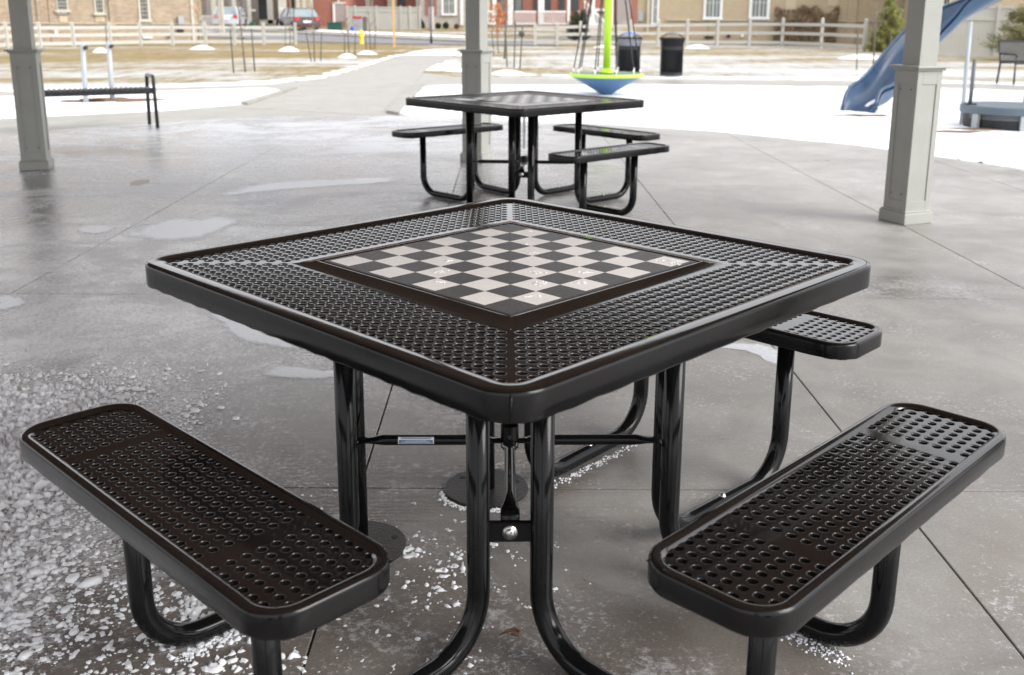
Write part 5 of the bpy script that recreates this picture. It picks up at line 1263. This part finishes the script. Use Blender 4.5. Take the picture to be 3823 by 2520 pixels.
def shrub(px, yb, yt, Y, label, mat, cone=False):
    c = A(px, yb, Y); z0 = terr(Y); h_ = A(px, yt, Y)[2]-z0; h_ = max(h_, .35); T = thing('shrub', label, 'shrub', (c[0], Y, z0))
    MB().tube([(0, 0, 0), (0, 0, h_*.5)], .03, 6).build('stem', 'bark', T)
    P = rng.normal(0, 1, (1500, 3)); P /= np.linalg.norm(P, axis=1)[:, None]; P *= rng.uniform(.75, 1.03, (1500, 1)); P[:, 2] = (P[:, 2]+1)/2
    if cone: P[:, :2] *= (1.08-P[:, 2:3])*1.2
    P = P*np.array([h_*.5 if not cone else h_*.42, h_*.5, h_]); m = MB(); leaves(m, P, .03, .06); m.build('foliage', mat, T)
shrub(980, 65, 44, 73, 'small pointed green shrub at the left end of the stone house bed', 'box', True); shrub(1018, 68, 53, 73, 'round clipped green shrub right of the grey lamp post', 'box')
shrub(1036, 70, 52, 72.6, 'second round clipped green shrub under the white window', 'box'); shrub(1061, 72, 57, 72, 'russet brown round shrub beside the clipped green ones', 'rust')
def sapling(label, px, yb, ptop, mat=None, nl=0, lr=(0.3, 1.6), Ht=None, r=.022):
    g_ = G(px, yb); t = A(ptop[0], ptop[1], g_[1]); h_ = Ht or t[2]+.3; T = thing('sapling', label, 'young tree', g_)
    dx = (t[0]-g_[0])/max(t[2], .1)
    MB().tube([(0, 0, 0), (dx*h_*.5+.01, 0, h_*.5), (dx*h_, 0, h_)], [r, r*.8, r*.35], 8).build('trunk', 'bark', T, True)
    br_ = MB(); tips = []
    for k in range(16):
        z = h_*rng.uniform(.38, .95); a = rng.uniform(0, 2*pi); l_ = h_*.28*(1.25-z/h_); p = Vector((dx*z, 0, z)); q = p+Vector((cos(a)*l_, sin(a)*l_, l_*.9)); br_.tube([p, (p+q)/2+Vector((0, 0, -.03)), q], [.007, .005, .003], 5); tips += [p.lerp(q, t_) for t_ in np.linspace(.2, 1, 6)]
    br_.build('branches', 'bark', T)
    if mat:
        m = MB(); P = [np.array(tips[rng.integers(len(tips))])+rng.normal(0, .07, 3) for _ in range(nl)]; leaves(m, P, .025, .055); m.build('leaves', mat, T)
    MB().tube([(-.03, 0, .78), (.03, 0, .80)], .02, 6).build('tie', 'green', T)
    return T
sapling('bare sapling between two dark stakes on the lawn, left of the walkway', 570, 168, (552, 0))
sapling('bare sapling between tall stakes on the lawn, close to the walkway bend', 731, 143, (726, 30))
sapling('slim bare sapling with stakes in front of the left fence end', 674, 106, (674, 40))
sapling('bare sapling on the lawn beside the yellow hydrant', 811, 125, (805, 40))
sapling('bare sapling right of the yellow hydrant', 861, 115, (856, 40))
sapling('slender sapling with few orange leaves before the tan house corner', 463, 101, (458, 0), 'orange', 90)
sapling('thin sapling rising above the left snow heap by the fence', 248, 109, (244, 0))
sapling('orange leaved sapling right of the middle post', 1158, 125, (1150, 20), 'orange', 420, Ht=1.8, r=.02)
sapling('crooked sapling with stakes just right of the orange one', 1172, 137, (1176, 20), 'orange', 30, r=.035)
sapling('bare sapling standing left of the blue slide', 2029, 148, (2036, 0), r=.025)
sapling('bare sapling behind the right fence near the first paired window', 1612, 103, (1620, 10))
def stake(px, yb, tp, label):
    g_ = G(px, yb); t = A(tp[0], tp[1], g_[1]); T = MB().tube([(0, 0, 0), (t[0]-g_[0], 0, t[2])], .016, 8).build('tree_stake', 'stake', None, True, loc=g_); tag(T, label, 'stake', 'tree stakes on the lawn'); return T
for px, yb, tp, lb_ in ((543, 170, (535, 71), 'dark stake left of the sapling nearest the slatted bench'), (592, 166, (584, 66), 'dark stake right of the sapling nearest the slatted bench'), (723, 143, (711, 76), 'leaning dark stake left of the sapling by the walkway bend'), (745, 142, (747, 76), 'upright dark stake right of the sapling by the walkway bend'),
    (663, 105, (663, 62), 'thin stake at the left fence end, left of its sapling'), (682, 105, (682, 62), 'thin stake at the left fence end, right of its sapling'), (801, 125, (800, 80), 'stake left of the sapling beside the hydrant'), (824, 127, (826, 70), 'stake right of the sapling beside the hydrant'), (851, 115, (848, 72), 'stake just right of the hydrant'), (870, 115, (873, 62), 'stake nearest the yellow timber post'),
    (461, 101, (460, 60), 'short stake at the tan house corner'), (1178, 156, (1174, 45), 'dark stake just right of the crooked sapling'), (1194, 158, (1198, 45), 'second dark stake right of the crooked sapling'), (1208, 160, (1214, 60), 'dark stake carrying a round dark disc'),
    (1990, 162, (1993, 70), 'lone dark stake left of the slide'), (2068, 150, (2070, 75), 'stake behind the blue slide'), (1591, 103, (1591, 48), 'thin stake left of the sapling behind the right fence'), (1646, 104, (1644, 48), 'thin stake right of the sapling behind the right fence'), (1148, 128, (1142, 70), 'stake left of the orange leaved sapling')):
    T = stake(px, yb, tp, lb_)
    if px == 1208:
        c = A(1212, 79, G(px, yb)[1]); g_ = G(px, yb); m = MB().lathe([(.0001, .02), (.07, .02), (.08, 0), (.07, -.02), (.0001, -.02)], 18); m.v = [(v[0]+c[0]-g_[0], v[2]-.03, v[1]+c[2]) for v in m.v]; m.build('disc', 'stake', T, True)
# red leaved shrub behind the slide
c = G(2180, 128); RS = thing('shrub', 'sparse red leaved shrub behind the right post and slide', 'shrub', c); tw = MB(); tips = []
for k in range(14):
    a = rng.uniform(0, 2*pi); q = Vector((cos(a)*.35, sin(a)*.3, rng.uniform(.3, .75))); tw.tube([(0, 0, 0), q*.5+Vector((0, 0, .1)), q], [.008, .006, .003], 5); tips.append(q)
tw.build('twigs', 'bark', RS); m = MB(); leaves(m, [np.array(tips[rng.integers(14)])+rng.normal(0, .08, 3) for _ in range(160)], .025, .05); m.build('leaves', 'redleaf', RS)
